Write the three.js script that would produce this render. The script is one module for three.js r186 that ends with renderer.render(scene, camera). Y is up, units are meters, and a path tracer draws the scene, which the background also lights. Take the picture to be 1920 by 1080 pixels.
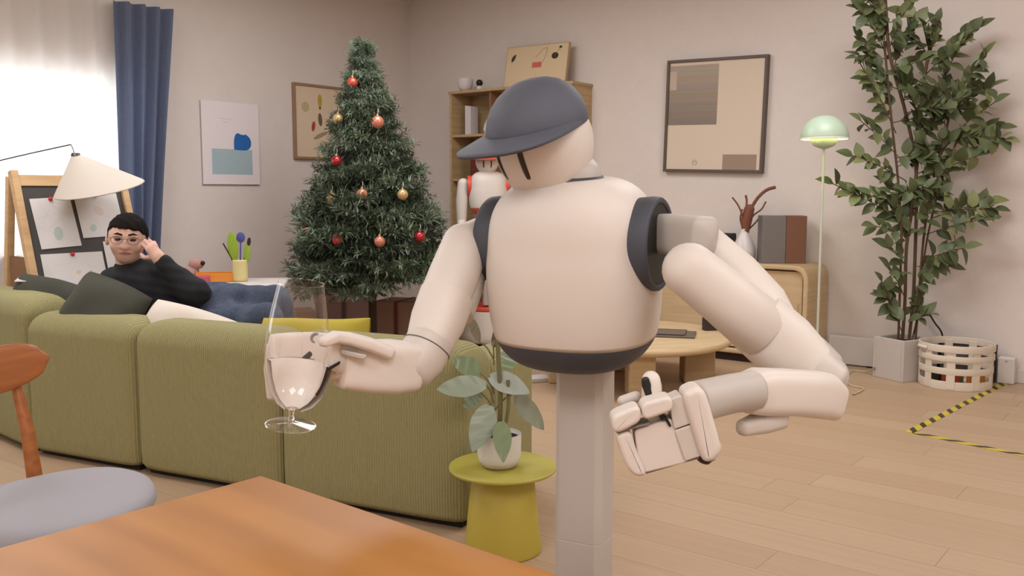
import * as THREE from 'three';
import { RoundedBoxGeometry } from 'three/addons/geometries/RoundedBoxGeometry.js';
import { mergeGeometries, mergeVertices, toCreasedNormals } from 'three/addons/utils/BufferGeometryUtils.js';
import { RectAreaLightUniformsLib } from 'three/addons/lights/RectAreaLightUniformsLib.js';

// ---------------------------------------------------------------- camera, sky, lights, exposure
const FOCAL = 1720, PITCH = 5.97 * Math.PI / 180, EYE = 1.22;
const scene = new THREE.Scene();
const camera = new THREE.PerspectiveCamera(2 * Math.atan(540 / FOCAL) * 180 / Math.PI, 1920 / 1080, 0.05, 60);
camera.position.set(0, EYE, 0); camera.rotation.x = -PITCH;
const renderer = new THREE.WebGLRenderer();
renderer.toneMapping = THREE.LinearToneMapping; renderer.toneMappingExposure = 1.0;
renderer.shadowMap.enabled = true;
scene.background = new THREE.Color().setRGB(0.86, 0.94, 1.0); scene.backgroundIntensity = 5.0;   // overcast daylight outside the window
RectAreaLightUniformsLib.init();
const ROOM_TURN = -38 * Math.PI / 180, CEIL = 3.05;
const LAMP_COLOR = new THREE.Color().setRGB(0.965, 0.965, 1.0), LAMP_POWER = 6.9;
// ceiling panels: [a along right wall, b along left wall, width, length]
const PANELS = [[2.2, 2.4, 1.3, 1.3], [4.9, 2.0, 1.3, 1.3], [2.1, 5.0, 1.3, 1.3], [7.2, 6.7, 1.3, 1.3], [5.3, 7.8, 1.3, 1.3], [7.7, 3.9, 1.3, 1.3]];

// ---------------------------------------------------------------- helpers
const V = (x, y, z) => new THREE.Vector3(x, y, z);
const R = (d) => d * Math.PI / 180;
function rng(s) { return () => { s = (s + 0x6d2b79f5) | 0; let t = Math.imul(s ^ (s >>> 15), 1 | s); t = (t + Math.imul(t ^ (t >>> 7), 61 | t)) ^ t; return ((t ^ (t >>> 14)) >>> 0) / 4294967296; }; }
const cp = Math.cos(PITCH), sp = Math.sin(PITCH);
function ray(px, py) { const x = (px - 960) / FOCAL, y = -(py - 540) / FOCAL; return V(x, y * cp - sp, -y * sp - cp); }
const W = (px, py, D) => { const r = ray(px, py); return V(0, EYE, 0).addScaledVector(r, D / -r.z); };      // point at horizontal distance D ahead
const F = (px, py, h = 0) => { const r = ray(px, py); return V(0, EYE, 0).addScaledVector(r, (h - EYE) / r.y); };   // point at height h
// room frame: corner of the two visible walls, a along the right wall, b along the left wall
const uR = V(Math.cos(R(38)), 0, Math.sin(R(38))), uL = V(-Math.sin(R(38)), 0, Math.cos(R(38)));
const cornerRay = (770 - 960) / FOCAL * cp, cornerD = 8.35 / (1 + Math.tan(R(38)) * cornerRay);
const CORNER = V(cornerRay * cornerD, 0, -cornerD);
const RM = (a, b, y = 0) => CORNER.clone().addScaledVector(uR, a).addScaledVector(uL, b).setY(y);
const toRoom = (p) => { const d = p.clone().sub(CORNER); return [d.dot(uR), d.dot(uL), p.y]; };
function hitRight(px, py, off = 0) { const r = ray(px, py), o = V(0, EYE, 0); const t = (off - o.clone().sub(CORNER).dot(uL)) / r.dot(uL); const p = o.addScaledVector(r, t); return [p.clone().sub(CORNER).dot(uR), p.y]; }
function hitLeft(px, py, off = 0) { const r = ray(px, py), o = V(0, EYE, 0); const t = (off - o.clone().sub(CORNER).dot(uR)) / r.dot(uR); const p = o.addScaledVector(r, t); return [p.clone().sub(CORNER).dot(uL), p.y]; }

const used = new Set();
function numbered(n) { if (!used.has(n)) { used.add(n); return n; } for (let i = 1; ; i++) { const k = n + '_' + String(i).padStart(3, '0'); if (!used.has(k)) { used.add(k); return k; } } }
function tag(o, label, category, group) { o.userData.label = label; o.userData.category = category; if (group) o.userData.group = group; return o; }
function thing(name, label, category, pos = V(0, 0, 0), yaw = 0, group) { const g = new THREE.Group(); g.name = numbered(name); g.position.copy(pos); g.rotation.y = yaw; scene.add(g); g.updateMatrixWorld(true); return tag(g, label, category, group); }
function mesh(name, geo, mat, parent) { const m = new THREE.Mesh(Array.isArray(geo) ? merge(geo) : geo, mat); m.name = parent ? name : numbered(name); m.castShadow = m.receiveShadow = true; (parent || scene).add(m); return m; }
function solo(name, geo, mat, label, category, group) { return tag(mesh(name, geo, mat), label, category, group); }
function struct(name, geo, mat) { const m = mesh(name, geo, mat); m.userData.kind = 'structure'; return m; }
// geometry given in world coordinates, hung under a placed parent
function meshW(name, geo, mat, parent) { const g = Array.isArray(geo) ? merge(geo) : geo; parent.updateWorldMatrix(true, false); g.applyMatrix4(parent.matrixWorld.clone().invert()); return mesh(name, g, mat, parent); }
function merge(list) { return mergeGeometries(list.map((g) => { const h = g.index ? g.toNonIndexed() : g; for (const k of Object.keys(h.attributes)) if (!['position', 'normal', 'uv'].includes(k)) h.deleteAttribute(k); return h; })); }
const at = (g, x, y, z) => g.translate(x, y, z);
const box = (w, h, d, x = 0, y = 0, z = 0, r = 0) => (r ? new RoundedBoxGeometry(w, h, d, 3, Math.min(r, w / 2.01, h / 2.01, d / 2.01)) : new THREE.BoxGeometry(w, h, d)).translate(x, y, z);
const cyl = (r0, r1, h, x = 0, y = 0, z = 0, n = 32) => new THREE.CylinderGeometry(r0, r1, h, n).translate(x, y, z);
const lathe = (pts, n = 48) => new THREE.LatheGeometry(pts.map(([x, y]) => new THREE.Vector2(x, y)), n);
// uv in metres, projected along the dominant axis of each face
function boxUV(g, s = 1) {
  const h = g.index ? g.toNonIndexed() : g, p = h.attributes.position, uv = new Float32Array(p.count * 2), a = V(), b = V(), c = V();
  for (let i = 0; i < p.count; i += 3) {
    a.fromBufferAttribute(p, i); b.fromBufferAttribute(p, i + 1); c.fromBufferAttribute(p, i + 2);
    const n = b.clone().sub(a).cross(c.clone().sub(a)), ax = Math.abs(n.x), ay = Math.abs(n.y), az = Math.abs(n.z);
    [a, b, c].forEach((v, k) => { const [u, w] = ay >= ax && ay >= az ? [v.x, v.z] : ax >= az ? [v.z, v.y] : [v.x, v.y]; uv[(i + k) * 2] = u * s; uv[(i + k) * 2 + 1] = w * s; });
  }
  h.setAttribute('uv', new THREE.BufferAttribute(uv, 2)); return h;
}
// surface through rings of equal point count; ends closed by fans
function loft(rings, { close = true, caps = true } = {}) {
  const n = rings[0].length, pos = [], uv = [], idx = [], m = n + (close ? 1 : 0);
  rings.forEach((r, i) => { for (let j = 0; j < m; j++) { const p = r[j % n]; pos.push(p.x, p.y, p.z); uv.push(j / (m - 1), i / (rings.length - 1)); } });
  for (let i = 0; i + 1 < rings.length; i++) for (let j = 0; j + 1 < m; j++) { const a = i * m + j, b = a + 1, c = a + m, d = c + 1; idx.push(a, b, c, b, d, c); }
  if (caps) for (const [i, flip] of [[0, 1], [rings.length - 1, 0]]) {
    const c = V(); rings[i].forEach((p) => c.add(p)); c.multiplyScalar(1 / n); const k = pos.length / 3; pos.push(c.x, c.y, c.z); uv.push(.5, .5);
    for (let j = 0; j + 1 < m; j++) flip ? idx.push(k, i * m + j + 1, i * m + j) : idx.push(k, i * m + j, i * m + j + 1);
  }
  const g = new THREE.BufferGeometry(); g.setAttribute('position', new THREE.Float32BufferAttribute(pos, 3)); g.setAttribute('uv', new THREE.Float32BufferAttribute(uv, 2)); g.setIndex(idx);
  if (close) { const w = mergeVertices((() => { const q = g.clone(); q.deleteAttribute('uv'); return q; })(), 1e-6); w.computeVertexNormals(); // smooth across the seam
    g.computeVertexNormals(); const nn = g.attributes.normal; for (let i = 0; i < rings.length; i++) { const a = i * m, b = i * m + n; const v = V(nn.getX(a) + nn.getX(b), nn.getY(a) + nn.getY(b), nn.getZ(a) + nn.getZ(b)).normalize(); nn.setXYZ(a, v.x, v.y, v.z); nn.setXYZ(b, v.x, v.y, v.z); } }
  else g.computeVertexNormals();
  return g;
}
function ring(c, u, v, a, b, e = 2, N = 40) { const out = []; for (let i = 0; i < N; i++) { const t = i / N * Math.PI * 2, ct = Math.cos(t), st = Math.sin(t); out.push(c.clone().addScaledVector(u, a * Math.sign(ct) * Math.abs(ct) ** (2 / e)).addScaledVector(v, b * Math.sign(st) * Math.abs(st) ** (2 / e))); } return out; }
// limb: superellipse sections along a path with rounded ends. pts: Vector3[], rad: [a, b][]
function limb(pts, rad, { up = V(0, 1, 0), e = 2.2, N = 32, round = [1, 1], steps = 6 } = {}) {
  const rings = [], fr = pts.map((p, i) => { const d = pts[Math.min(i + 1, pts.length - 1)].clone().sub(pts[Math.max(i - 1, 0)]).normalize(); const u = up.clone().cross(d).normalize(), v = d.clone().cross(u).normalize(); return { d, u, v }; });
  const cap = (i, sgn, k) => { const { d, u, v } = fr[i], [a, b] = rad[i], L = Math.min(a, b) * k; const list = []; for (let s = 0; s <= steps; s++) { const t = s / steps * Math.PI / 2 * .97; list.push(ring(pts[i].clone().addScaledVector(d, sgn * L * Math.sin(t)), u, v, a * (k ? 1 - (1 - Math.cos(t)) * 1 : 1), b * (k ? Math.cos(t) : 1), e, N)); } return list; };
  if (round[0]) rings.push(...cap(0, -1, round[0]).reverse()); else rings.push(ring(pts[0], fr[0].u, fr[0].v, ...rad[0], e, N));
  for (let i = 1; i + 1 < pts.length; i++) rings.push(ring(pts[i], fr[i].u, fr[i].v, ...rad[i], e, N));
  const l = pts.length - 1; if (round[1]) rings.push(...cap(l, 1, round[1])); else rings.push(ring(pts[l], fr[l].u, fr[l].v, ...rad[l], e, N));
  return loft(rings);
}
const cap1 = (p, q, r0, r1 = r0, o) => limb([p, q], [[r0, r0], [r1, r1]], o);
function tube(pts, r, n = 8, seg = 0) { const c = new THREE.CatmullRomCurve3(pts); return new THREE.TubeGeometry(c, seg || pts.length * 5, r, n, false); }
// outline in a vertical plane at distance D, thickened towards the viewer side (+z)
function slab(poly, D, thick, bevel = .004, z0 = 0) {
  const s = new THREE.Shape(); const P = poly.map(([x, y]) => W(x, y, D));
  const n = P.length, rr = bevel * 2.2;
  for (let i = 0; i < n; i++) { const p = P[i], a = P[(i + n - 1) % n], b = P[(i + 1) % n]; const da = Math.min(rr, p.distanceTo(a) * .45), db = Math.min(rr, p.distanceTo(b) * .45); const q0 = p.clone().lerp(a, da / p.distanceTo(a)), q1 = p.clone().lerp(b, db / p.distanceTo(b)); i ? s.lineTo(q0.x, q0.y) : s.moveTo(q0.x, q0.y); s.quadraticCurveTo(p.x, p.y, q1.x, q1.y); }
  s.closePath();
  return new THREE.ExtrudeGeometry(s, { depth: Math.max(.0005, thick - 2 * bevel), bevelEnabled: true, bevelThickness: bevel, bevelSize: bevel, bevelOffset: -bevel, bevelSegments: 4, curveSegments: 5 }).translate(0, 0, -D + bevel + z0);
}
// naive surface nets of a signed distance function
function iso(f, lo, hi, h) {
  const nx = Math.ceil((hi.x - lo.x) / h) + 1, ny = Math.ceil((hi.y - lo.y) / h) + 1, nz = Math.ceil((hi.z - lo.z) / h) + 1, g = new Float32Array(nx * ny * nz), id = (i, j, k) => (k * ny + j) * nx + i, p = V();
  for (let k = 0; k < nz; k++) for (let j = 0; j < ny; j++) for (let i = 0; i < nx; i++) g[id(i, j, k)] = f(p.set(lo.x + i * h, lo.y + j * h, lo.z + k * h));
  const vid = new Int32Array(g.length).fill(-1), pos = [], idx = [];
  const E = [[0, 1], [0, 2], [0, 4], [1, 3], [1, 5], [2, 3], [2, 6], [3, 7], [4, 5], [4, 6], [5, 7], [6, 7]];
  for (let k = 0; k < nz - 1; k++) for (let j = 0; j < ny - 1; j++) for (let i = 0; i < nx - 1; i++) {
    const c = []; let neg = 0; for (let q = 0; q < 8; q++) { const v = g[id(i + (q & 1), j + (q >> 1 & 1), k + (q >> 2))]; c.push(v); if (v < 0) neg++; }
    if (!neg || neg === 8) continue; let x = 0, y = 0, z = 0, n = 0;
    for (const [a, b] of E) if ((c[a] < 0) !== (c[b] < 0)) { const t = c[a] / (c[a] - c[b]); x += (a & 1) + t * ((b & 1) - (a & 1)); y += (a >> 1 & 1) + t * ((b >> 1 & 1) - (a >> 1 & 1)); z += (a >> 2) + t * ((b >> 2) - (a >> 2)); n++; }
    vid[id(i, j, k)] = pos.length / 3; pos.push(lo.x + (i + x / n) * h, lo.y + (j + y / n) * h, lo.z + (k + z / n) * h);
  }
  const quad = (a, b, c, d, s) => { if (a < 0 || b < 0 || c < 0 || d < 0) return; s ? idx.push(a, b, c, a, c, d) : idx.push(a, c, b, a, d, c); };
  for (let k = 1; k < nz - 1; k++) for (let j = 1; j < ny - 1; j++) for (let i = 1; i < nx - 1; i++) {
    const s = g[id(i, j, k)] < 0;
    if (s !== g[id(i + 1, j, k)] < 0) quad(vid[id(i, j - 1, k - 1)], vid[id(i, j, k - 1)], vid[id(i, j, k)], vid[id(i, j - 1, k)], s);
    if (s !== g[id(i, j + 1, k)] < 0) quad(vid[id(i - 1, j, k - 1)], vid[id(i - 1, j, k)], vid[id(i, j, k)], vid[id(i, j, k - 1)], s);
    if (s !== g[id(i, j, k + 1)] < 0) quad(vid[id(i - 1, j - 1, k)], vid[id(i, j - 1, k)], vid[id(i, j, k)], vid[id(i - 1, j, k)], s);
  }
  const G = new THREE.BufferGeometry(); G.setAttribute('position', new THREE.Float32BufferAttribute(pos, 3)); G.setIndex(idx); G.computeVertexNormals();
  G.setAttribute('uv', new THREE.Float32BufferAttribute(new Float32Array(pos.length / 3 * 2), 2)); return G;
}
const smin = (a, b, k) => { const h = Math.max(k - Math.abs(a - b), 0) / k; return Math.min(a, b) - h * h * k * .25; };
const cone3 = (p, a, b, ra, rb) => { const ab = b.clone().sub(a), t = Math.min(1, Math.max(0, p.clone().sub(a).dot(ab) / ab.lengthSq())); return p.distanceTo(a.clone().addScaledVector(ab, t)) - (ra + (rb - ra) * t); };
function sdfBones(bones, k) { return (p) => { let d = 9; for (const [a, b, ra, rb] of bones) d = d > 8 ? cone3(p, a, b, ra, rb) : smin(d, cone3(p, a, b, ra, rb), k); return d; }; }
function bounds(bones, pad) { const lo = V(9e9, 9e9, 9e9), hi = V(-9e9, -9e9, -9e9); for (const [a, b, ra, rb] of bones) for (const [p, r] of [[a, ra], [b, rb]]) { lo.min(p.clone().subScalar(r + pad)); hi.max(p.clone().addScalar(r + pad)); } return [lo, hi]; }

// ---------------------------------------------------------------- procedural textures and materials
function hash2(x, y, s) { let h = Math.imul(x, 374761393) ^ Math.imul(y, 668265263) ^ Math.imul(s, 2147483647); h = Math.imul(h ^ (h >>> 13), 1274126177); return ((h ^ (h >>> 16)) >>> 0) / 4294967296; }
function vnoise(x, y, s, px, py) { const xi = Math.floor(x), yi = Math.floor(y), fx = x - xi, fy = y - yi, w = (t) => t * t * (3 - 2 * t), m = (a, n) => ((a % n) + n) % n; const q = (i, j) => hash2(m(i, px), m(j, py), s); return (q(xi, yi) * (1 - w(fx)) + q(xi + 1, yi) * w(fx)) * (1 - w(fy)) + (q(xi, yi + 1) * (1 - w(fx)) + q(xi + 1, yi + 1) * w(fx)) * w(fy); }
function tex(w, h, fn, { srgb = true, rep = [1, 1] } = {}) {
  const d = new Uint8Array(w * h * 4);
  for (let j = 0; j < h; j++) for (let i = 0; i < w; i++) { const c = fn(i / w, j / h), o = (j * w + i) * 4; for (let k = 0; k < 3; k++) d[o + k] = Math.max(0, Math.min(255, Array.isArray(c) ? c[k] : c)); d[o + 3] = 255; }
  const t = new THREE.DataTexture(d, w, h); t.wrapS = t.wrapT = THREE.RepeatWrapping; t.magFilter = THREE.LinearFilter; t.minFilter = THREE.LinearMipmapLinearFilter; t.generateMipmaps = true; if (srgb) t.colorSpace = THREE.SRGBColorSpace; t.repeat.set(...rep); t.needsUpdate = true; return t;
}
function canvasTex(w, h, draw) { const c = document.createElement('canvas'); c.width = w; c.height = h; draw(c.getContext('2d'), w, h); const t = new THREE.CanvasTexture(c); t.colorSpace = THREE.SRGBColorSpace; return t; }
const woodTex = (lo, hi, seed, gx = 3, gy = 60, rep = [1, 1]) => tex(256, 256, (u, v) => { const n = .55 * vnoise(u * gx, v * gy, seed, gx, gy) + .25 * vnoise(u * gx * 3, v * gy * 2, seed + 1, gx * 3, gy * 2) + .2 * vnoise(u * gx, v * 7, seed + 2, gx, 7); return lo.map((c, k) => c + (hi[k] - c) * n); }, { rep });
const speckTex = (lo, hi, seed, g = 64, rep = [1, 1], srgb = true) => tex(256, 256, (u, v) => { const n = .5 * vnoise(u * g, v * g, seed, g, g) + .5 * vnoise(u * 128, v * 128, seed + 3, 128, 128); return lo.map((c, k) => c + (hi[k] - c) * n); }, { rep, srgb });
const M = (color, roughness = .6, o = {}) => new THREE.MeshPhysicalMaterial({ color, roughness, ...o });
const fineBump = speckTex([90, 90, 90], [165, 165, 165], 5, 64, [6, 6], false);
const m = {
  wall: M('#ffffff', .92, { map: speckTex([223, 212, 204], [228, 217, 209], 11, 24, [.5, .5]) }),
  ceiling: M('#e2dbd2', .95), base: M('#d6cfc9', .55),
  white: M('#ded3c8', .52), white2: M('#cfc5ba', .5), grey: M('#bdb4aa', .5), seam: M('#8f867e', .7),
  navy: M('#45474f', .6), navyCap: M('#555862', .62, { bumpMap: fineBump, bumpScale: .0006 }), black: M('#14120f', .5), slot: M('#2a1d12', .35),
  red: M('#d8503c', .45), glass: M('#ffffff', .02, { transmission: 1, ior: 1.5, thickness: 0 }), glassSolid: M('#ffffff', .02, { transmission: 1, ior: 1.47, thickness: .01 }),
  sofa: M('#ffffff', .95, { sheen: .15, sheenRoughness: .6, map: tex(128, 64, (u, v) => { const r = .5 + .5 * Math.cos(u * Math.PI * 2 * 10), n = vnoise(u * 32, v * 16, 3, 32, 16); const k = .93 + .07 * r + .05 * (n - .5); return [160 * k, 153 * k, 106 * k]; }, { rep: [9, 9] }), bumpMap: tex(128, 8, (u) => 255 * (.5 + .5 * Math.cos(u * Math.PI * 2 * 10)), { srgb: false, rep: [9, 9] }), bumpScale: .0022 }),
  plinth: M('#1b1713', .8),
  oak: M('#ffffff', .6, { map: woodTex([170, 142, 102], [198, 170, 128], 21) }), oakPale: M('#ffffff', .6, { map: woodTex([192, 164, 124], [216, 190, 150], 22) }),
  table: M('#ffffff', .42, { map: woodTex([160, 106, 50], [190, 132, 68], 31, 4, 40, [.7, .7]), specularIntensity: .8 }),
  chairWood: M('#ffffff', .4, { map: woodTex([150, 86, 42], [186, 114, 58], 33, 3, 40, [2, 2]) }),
  pine: M('#ffffff', .65, { map: woodTex([196, 158, 112], [222, 186, 140], 34, 3, 40, [2, 2]) }), brownBoard: M('#8a6242', .8),
  seat: M('#a5a3a8', .9, { bumpMap: fineBump, bumpScale: .0008 }), lime: M('#b5a23c', .5), limeTop: M('#b3a94a', .45),
  pot: M('#dcd8d2', .35), potFoot: M('#b9ad96', .6), soil: M('#241a12', 1, { bumpMap: fineBump, bumpScale: .004 }),
  leafBig: [M('#94a08c', .35), M('#7b8a66', .35), M('#a2ab9f', .35), M('#74694a', .4)], stem: M('#6f6a45', .7),
  skin: M('#d9ae9b', .55, { sheen: .2 }), lip: M('#a8695c', .5), hair: M('#17120f', .85, { specularIntensity: .3 }), sweater: M('#16161a', .9, { bumpMap: fineBump, bumpScale: .001 }),
  jeans: M('#ffffff', .9, { map: speckTex([44, 52, 70], [86, 96, 116], 41, 10, [1, 1]) }), lens: M('#ffffff', .05, { transmission: 1, thickness: 0 }), wire: M('#8d8378', .4, { metalness: .6 }), eye: M('#1b1411', .3),
  darkGreen: M('#44443a', .9, { bumpMap: fineBump, bumpScale: .001 }), cream: M('#ddd2c4', .95, { bumpMap: fineBump, bumpScale: .003 }), yellow: M('#b5a33a', .92, { bumpMap: fineBump, bumpScale: .0015 }),
  paper: M('#cfcac6', .8), pin: M('#c8242c', .4), board: M('#4a4746', .85), shade: M('#e2d8ca', .85, { transmission: .25, thickness: 0 }), steel: M('#5a5551', .4, { metalness: .7 }),
  curtain: M('#ffffff', .92, { map: tex(128, 128, (u, v) => { const n = vnoise(u * 64, v * 64, 9, 64, 64); return [94 + 14 * n, 105 + 14 * n, 130 + 16 * n]; }, { rep: [4, 4] }), transmission: .3, thickness: 0 }),
  sheer: M('#e9e2dc', 1, { transmission: .5, thickness: 0 }),
  trunk: M('#3b2c20', .9), needle: [M('#65745c', .8), M('#707e66', .8), M('#576551', .8), M('#7e8b76', .8)],
  mint: M('#b9cdb4', .35), lampInner: M('#f2ecdc', .6), mintPole: M('#c4c9b6', .45),
  planter: M('#c2b9b1', .8, { bumpMap: fineBump, bumpScale: .0008 }), bark: M('#5d4733', .9), ficus: [M('#5a6440', .45), M('#6c7349', .45), M('#4a5535', .45), M('#7e8354', .5)],
  basket: M('#dccfbd', .55), orange: M('#d8862c', .6), pink: M('#b5526b', .7), vaseYellow: M('#d7c98c', .6), greenPaddle: M('#8fae2e', .6), bluePen: M('#4c5296', .6),
  terracotta: M('#b3452f', .6), mauve: M('#b08f87', .8), cardboard: M('#9c7660', .85), mug: M('#dcd3d2', .4), branch: M('#7a4a36', .8), burgundy: M('#6a2820', .7), greyBox: M('#77706d', .7), brownBox: M('#7d5540', .7), laptop: M('#6b6058', .45, { metalness: .2 }), darkBrown: M('#35241d', .6), socket: M('#d8d0c8', .5), wireCream: M('#c9b48a', .6),
};
// ---------------------------------------------------------------- the room
const A1 = 8.6, B1 = 8.8, TH = .15;
{ // floor of planks running along the right wall
  const floor = struct('floor', box(A1 + 2 * TH, .1, B1 + 2 * TH, A1 / 2, -.062, B1 / 2), M('#6f5338', .9));
  floor.position.copy(CORNER); floor.rotation.y = ROOM_TURN;
  const tones = [[[176, 148, 119], [186, 158, 129]], [[174, 146, 117], [185, 157, 127]], [[178, 151, 122], [188, 161, 132]], [[173, 144, 115], [184, 155, 125]]].map(([l, h], i) => M('#ffffff', .5, { map: woodTex(l, h, 60 + i * 7, 2, 40, [.5, 3]) }));
  const r = rng(7), rows = 46, w = B1 / rows; const cache = {};
  for (let j = 0; j < rows; j++) { let x = -r() * 1.5; while (x < A1) { const L = [1.5, 1.8, 2.1][Math.floor(r() * 3)], x0 = Math.max(0, x), x1 = Math.min(A1, x + L); x += L; if (x1 - x0 < .05) continue; const key = (x1 - x0).toFixed(3); const g = cache[key] ??= boxUV(box(x1 - x0 - .0012, .012, w - .0012)); const p = mesh('plank', g, tones[Math.floor(r() * 4)], floor); p.position.set((x0 + x1) / 2, -.006, (j + .5) * w); } }
}
const inRoom = (o) => { o.position.copy(CORNER); o.rotation.y = ROOM_TURN; return o; };
inRoom(struct('wall_right', boxUV(box(A1 + 2 * TH, CEIL + .2, TH, A1 / 2, CEIL / 2, -TH / 2)), m.wall));
inRoom(struct('wall_behind', boxUV(box(A1 + 2 * TH, CEIL + .2, TH, A1 / 2, CEIL / 2, B1 + TH / 2)), m.wall));
inRoom(struct('wall_far', boxUV(box(TH, CEIL + .2, B1, A1 + TH / 2, CEIL / 2, B1 / 2)), m.wall));
inRoom(struct('ceiling', box(A1 + 2 * TH, .12, B1 + 2 * TH, A1 / 2, CEIL + .06, B1 / 2), m.ceiling));
const winTop = hitLeft(110, 128)[1], winB0 = hitLeft(252, 250)[0], winB1 = winB0 + 2.6, winBot = .8, w2a = 6.3, w2b = 8.2;
inRoom(struct('wall_left', [box(TH, CEIL + .2, winB0, -TH / 2, CEIL / 2, winB0 / 2), box(TH, CEIL + .2, w2a - winB1, -TH / 2, CEIL / 2, (w2a + winB1) / 2), box(TH, CEIL + .2, B1 - w2b, -TH / 2, CEIL / 2, (B1 + w2b) / 2), box(TH, winBot + .1, w2b - w2a, -TH / 2, (winBot - .1) / 2, (w2a + w2b) / 2), box(TH, CEIL + .1 - winTop, w2b - w2a, -TH / 2, (CEIL + .1 + winTop) / 2, (w2a + w2b) / 2), box(TH, winBot + .1, winB1 - winB0, -TH / 2, (winBot - .1) / 2, (winB0 + winB1) / 2), box(TH, CEIL + .1 - winTop, winB1 - winB0, -TH / 2, (CEIL + .1 + winTop) / 2, (winB0 + winB1) / 2)].map((g) => boxUV(g)), m.wall));
{ const wn = inRoom(new THREE.Group()); wn.name = numbered('window_1'); wn.userData.kind = 'structure'; scene.add(wn);
  const h = winTop - winBot, L = winB1 - winB0, cy = (winTop + winBot) / 2, cb = (winB0 + winB1) / 2;
  for (const [w, hh, y, b] of [[L, .05, winBot + .025, cb], [L, .05, winTop - .025, cb], [.05, h, cy, winB0 + .025], [.05, h, cy, winB1 - .025], [.05, h, cy, cb]]) mesh('window_frame', box(.06, hh, w, -TH * .6, y, b), m.base, wn);
  for (const s of [-1, 1]) mesh('pane', box(.004, h - .1, L / 2 - .07, -TH * .6, cy, cb + s * L / 4), M('#ffffff', .02, { transmission: 1, thickness: 0 }), wn);
  mesh('window_sill', box(.2, .03, L, -.02, winBot - .015, cb), m.base, wn); }
{ // a second window further along the left wall, beside the place where the photograph was taken
  const wn = inRoom(new THREE.Group()); wn.name = numbered('window_2'); wn.userData.kind = 'structure'; scene.add(wn); const h = winTop - winBot, cy = (winTop + winBot) / 2, L = w2b - w2a;
  for (const y of [winBot + .025, winTop - .025]) mesh('window_frame', box(.06, .05, L, -TH * .6, y, (w2a + w2b) / 2), m.base, wn);
  for (let i = 0; i < 4; i++) mesh('window_frame', box(.06, h, .09, -TH * .6, cy, w2a + .045 + i * (L - .09) / 3), m.base, wn);
  for (let i = 0; i < 3; i++) mesh('pane', box(.004, h - .1, (L - .09) / 3 - .09, -TH * .6, cy, w2a + .045 + (i + .5) * (L - .09) / 3), M('#ffffff', .02, { transmission: 1, thickness: 0 }), wn);
  mesh('window_sill', box(.2, .03, L, -.02, winBot - .015, (w2a + w2b) / 2), m.base, wn); }
inRoom(struct('baseboard_right', box(A1, .085, .014, A1 / 2, .0425, .007, .004), m.base));
inRoom(struct('baseboard_left', box(.014, .085, B1, .007, .0425, B1 / 2, .004), m.base));
for (const [a, b, w, l] of PANELS) {   // flat panels on the ceiling
  const t = thing('ceiling_light', 'square flat white light panel mounted on the ceiling', 'ceiling light', RM(a, b, CEIL), ROOM_TURN, 'ceiling light panels');
  mesh('housing', box(w + .06, .05, l + .06, 0, -.025, 0, .008), m.base, t);
  mesh('diffuser', box(w, .01, l, 0, -.054, 0), M('#ffffff', .8, { emissive: LAMP_COLOR, emissiveIntensity: 1.0 }), t);
  const L = new THREE.RectAreaLight(LAMP_COLOR, LAMP_POWER, w, l); L.position.set(0, -.064, 0); L.rotation.x = -Math.PI / 2; L.castShadow = true; t.add(L);
}
// ---------------------------------------------------------------- curtains
function drape(b0, b1, off, top, bot, amp, waves, seed, taper = 0) {
  const r = rng(seed), cols = waves * 10, rows = 14, ph = Array.from({ length: waves + 1 }, () => r()), pos = [], uv = [], idx = [];
  for (let i = 0; i <= rows; i++) for (let j = 0; j <= cols; j++) { const t = j / cols, k = t * waves, f = i / rows, w = Math.floor(k), var1 = .65 + .35 * (ph[Math.min(w, waves)] * (1 - (k - w)) + ph[Math.min(w + 1, waves)] * (k - w)); const a = off + amp * var1 * Math.sin(k * Math.PI * 2 + .5 * Math.sin(f * 2.3 + w)) * (.7 + .3 * f), b = b0 + (b1 - b0) * t + .012 * Math.sin(f * 5 + k * 3) * f; pos.push(a, top + (bot - top) * f, b + taper * f * (1 - t)); uv.push(b, f * (top - bot)); }
  for (let i = 0; i < rows; i++) for (let j = 0; j < cols; j++) { const p = i * (cols + 1) + j; idx.push(p, p + 1, p + cols + 1, p + 1, p + cols + 2, p + cols + 1); }
  const g = new THREE.BufferGeometry(); g.setAttribute('position', new THREE.Float32BufferAttribute(pos, 3)); g.setAttribute('uv', new THREE.Float32BufferAttribute(uv, 2)); g.setIndex(idx); g.computeVertexNormals(); return g;
}
const railY = 2.555, cb0 = hitLeft(318, 20, .12)[0], cb1 = hitLeft(208, 20, .12)[0];
inRoom(solo('blue_curtain', drape(cb0, cb1, .17, railY, .02, .065, 4, 3, .3), m.curtain, 'slate blue curtain hanging in folds beside the bright window', 'curtain'));
inRoom(solo('sheer_curtain', drape(cb1 - .08, cb1 + 2.9, .075, railY, .02, .03, 17, 8), m.sheer, 'white sheer curtain drawn across the bright window', 'curtain'));
inRoom(solo('curtain_rail', box(.02, .03, 3.5, .025, railY - .03, cb0 + 1.8, .006), m.base, 'white curtain rail on the wall above the window', 'curtain rail'));
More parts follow.
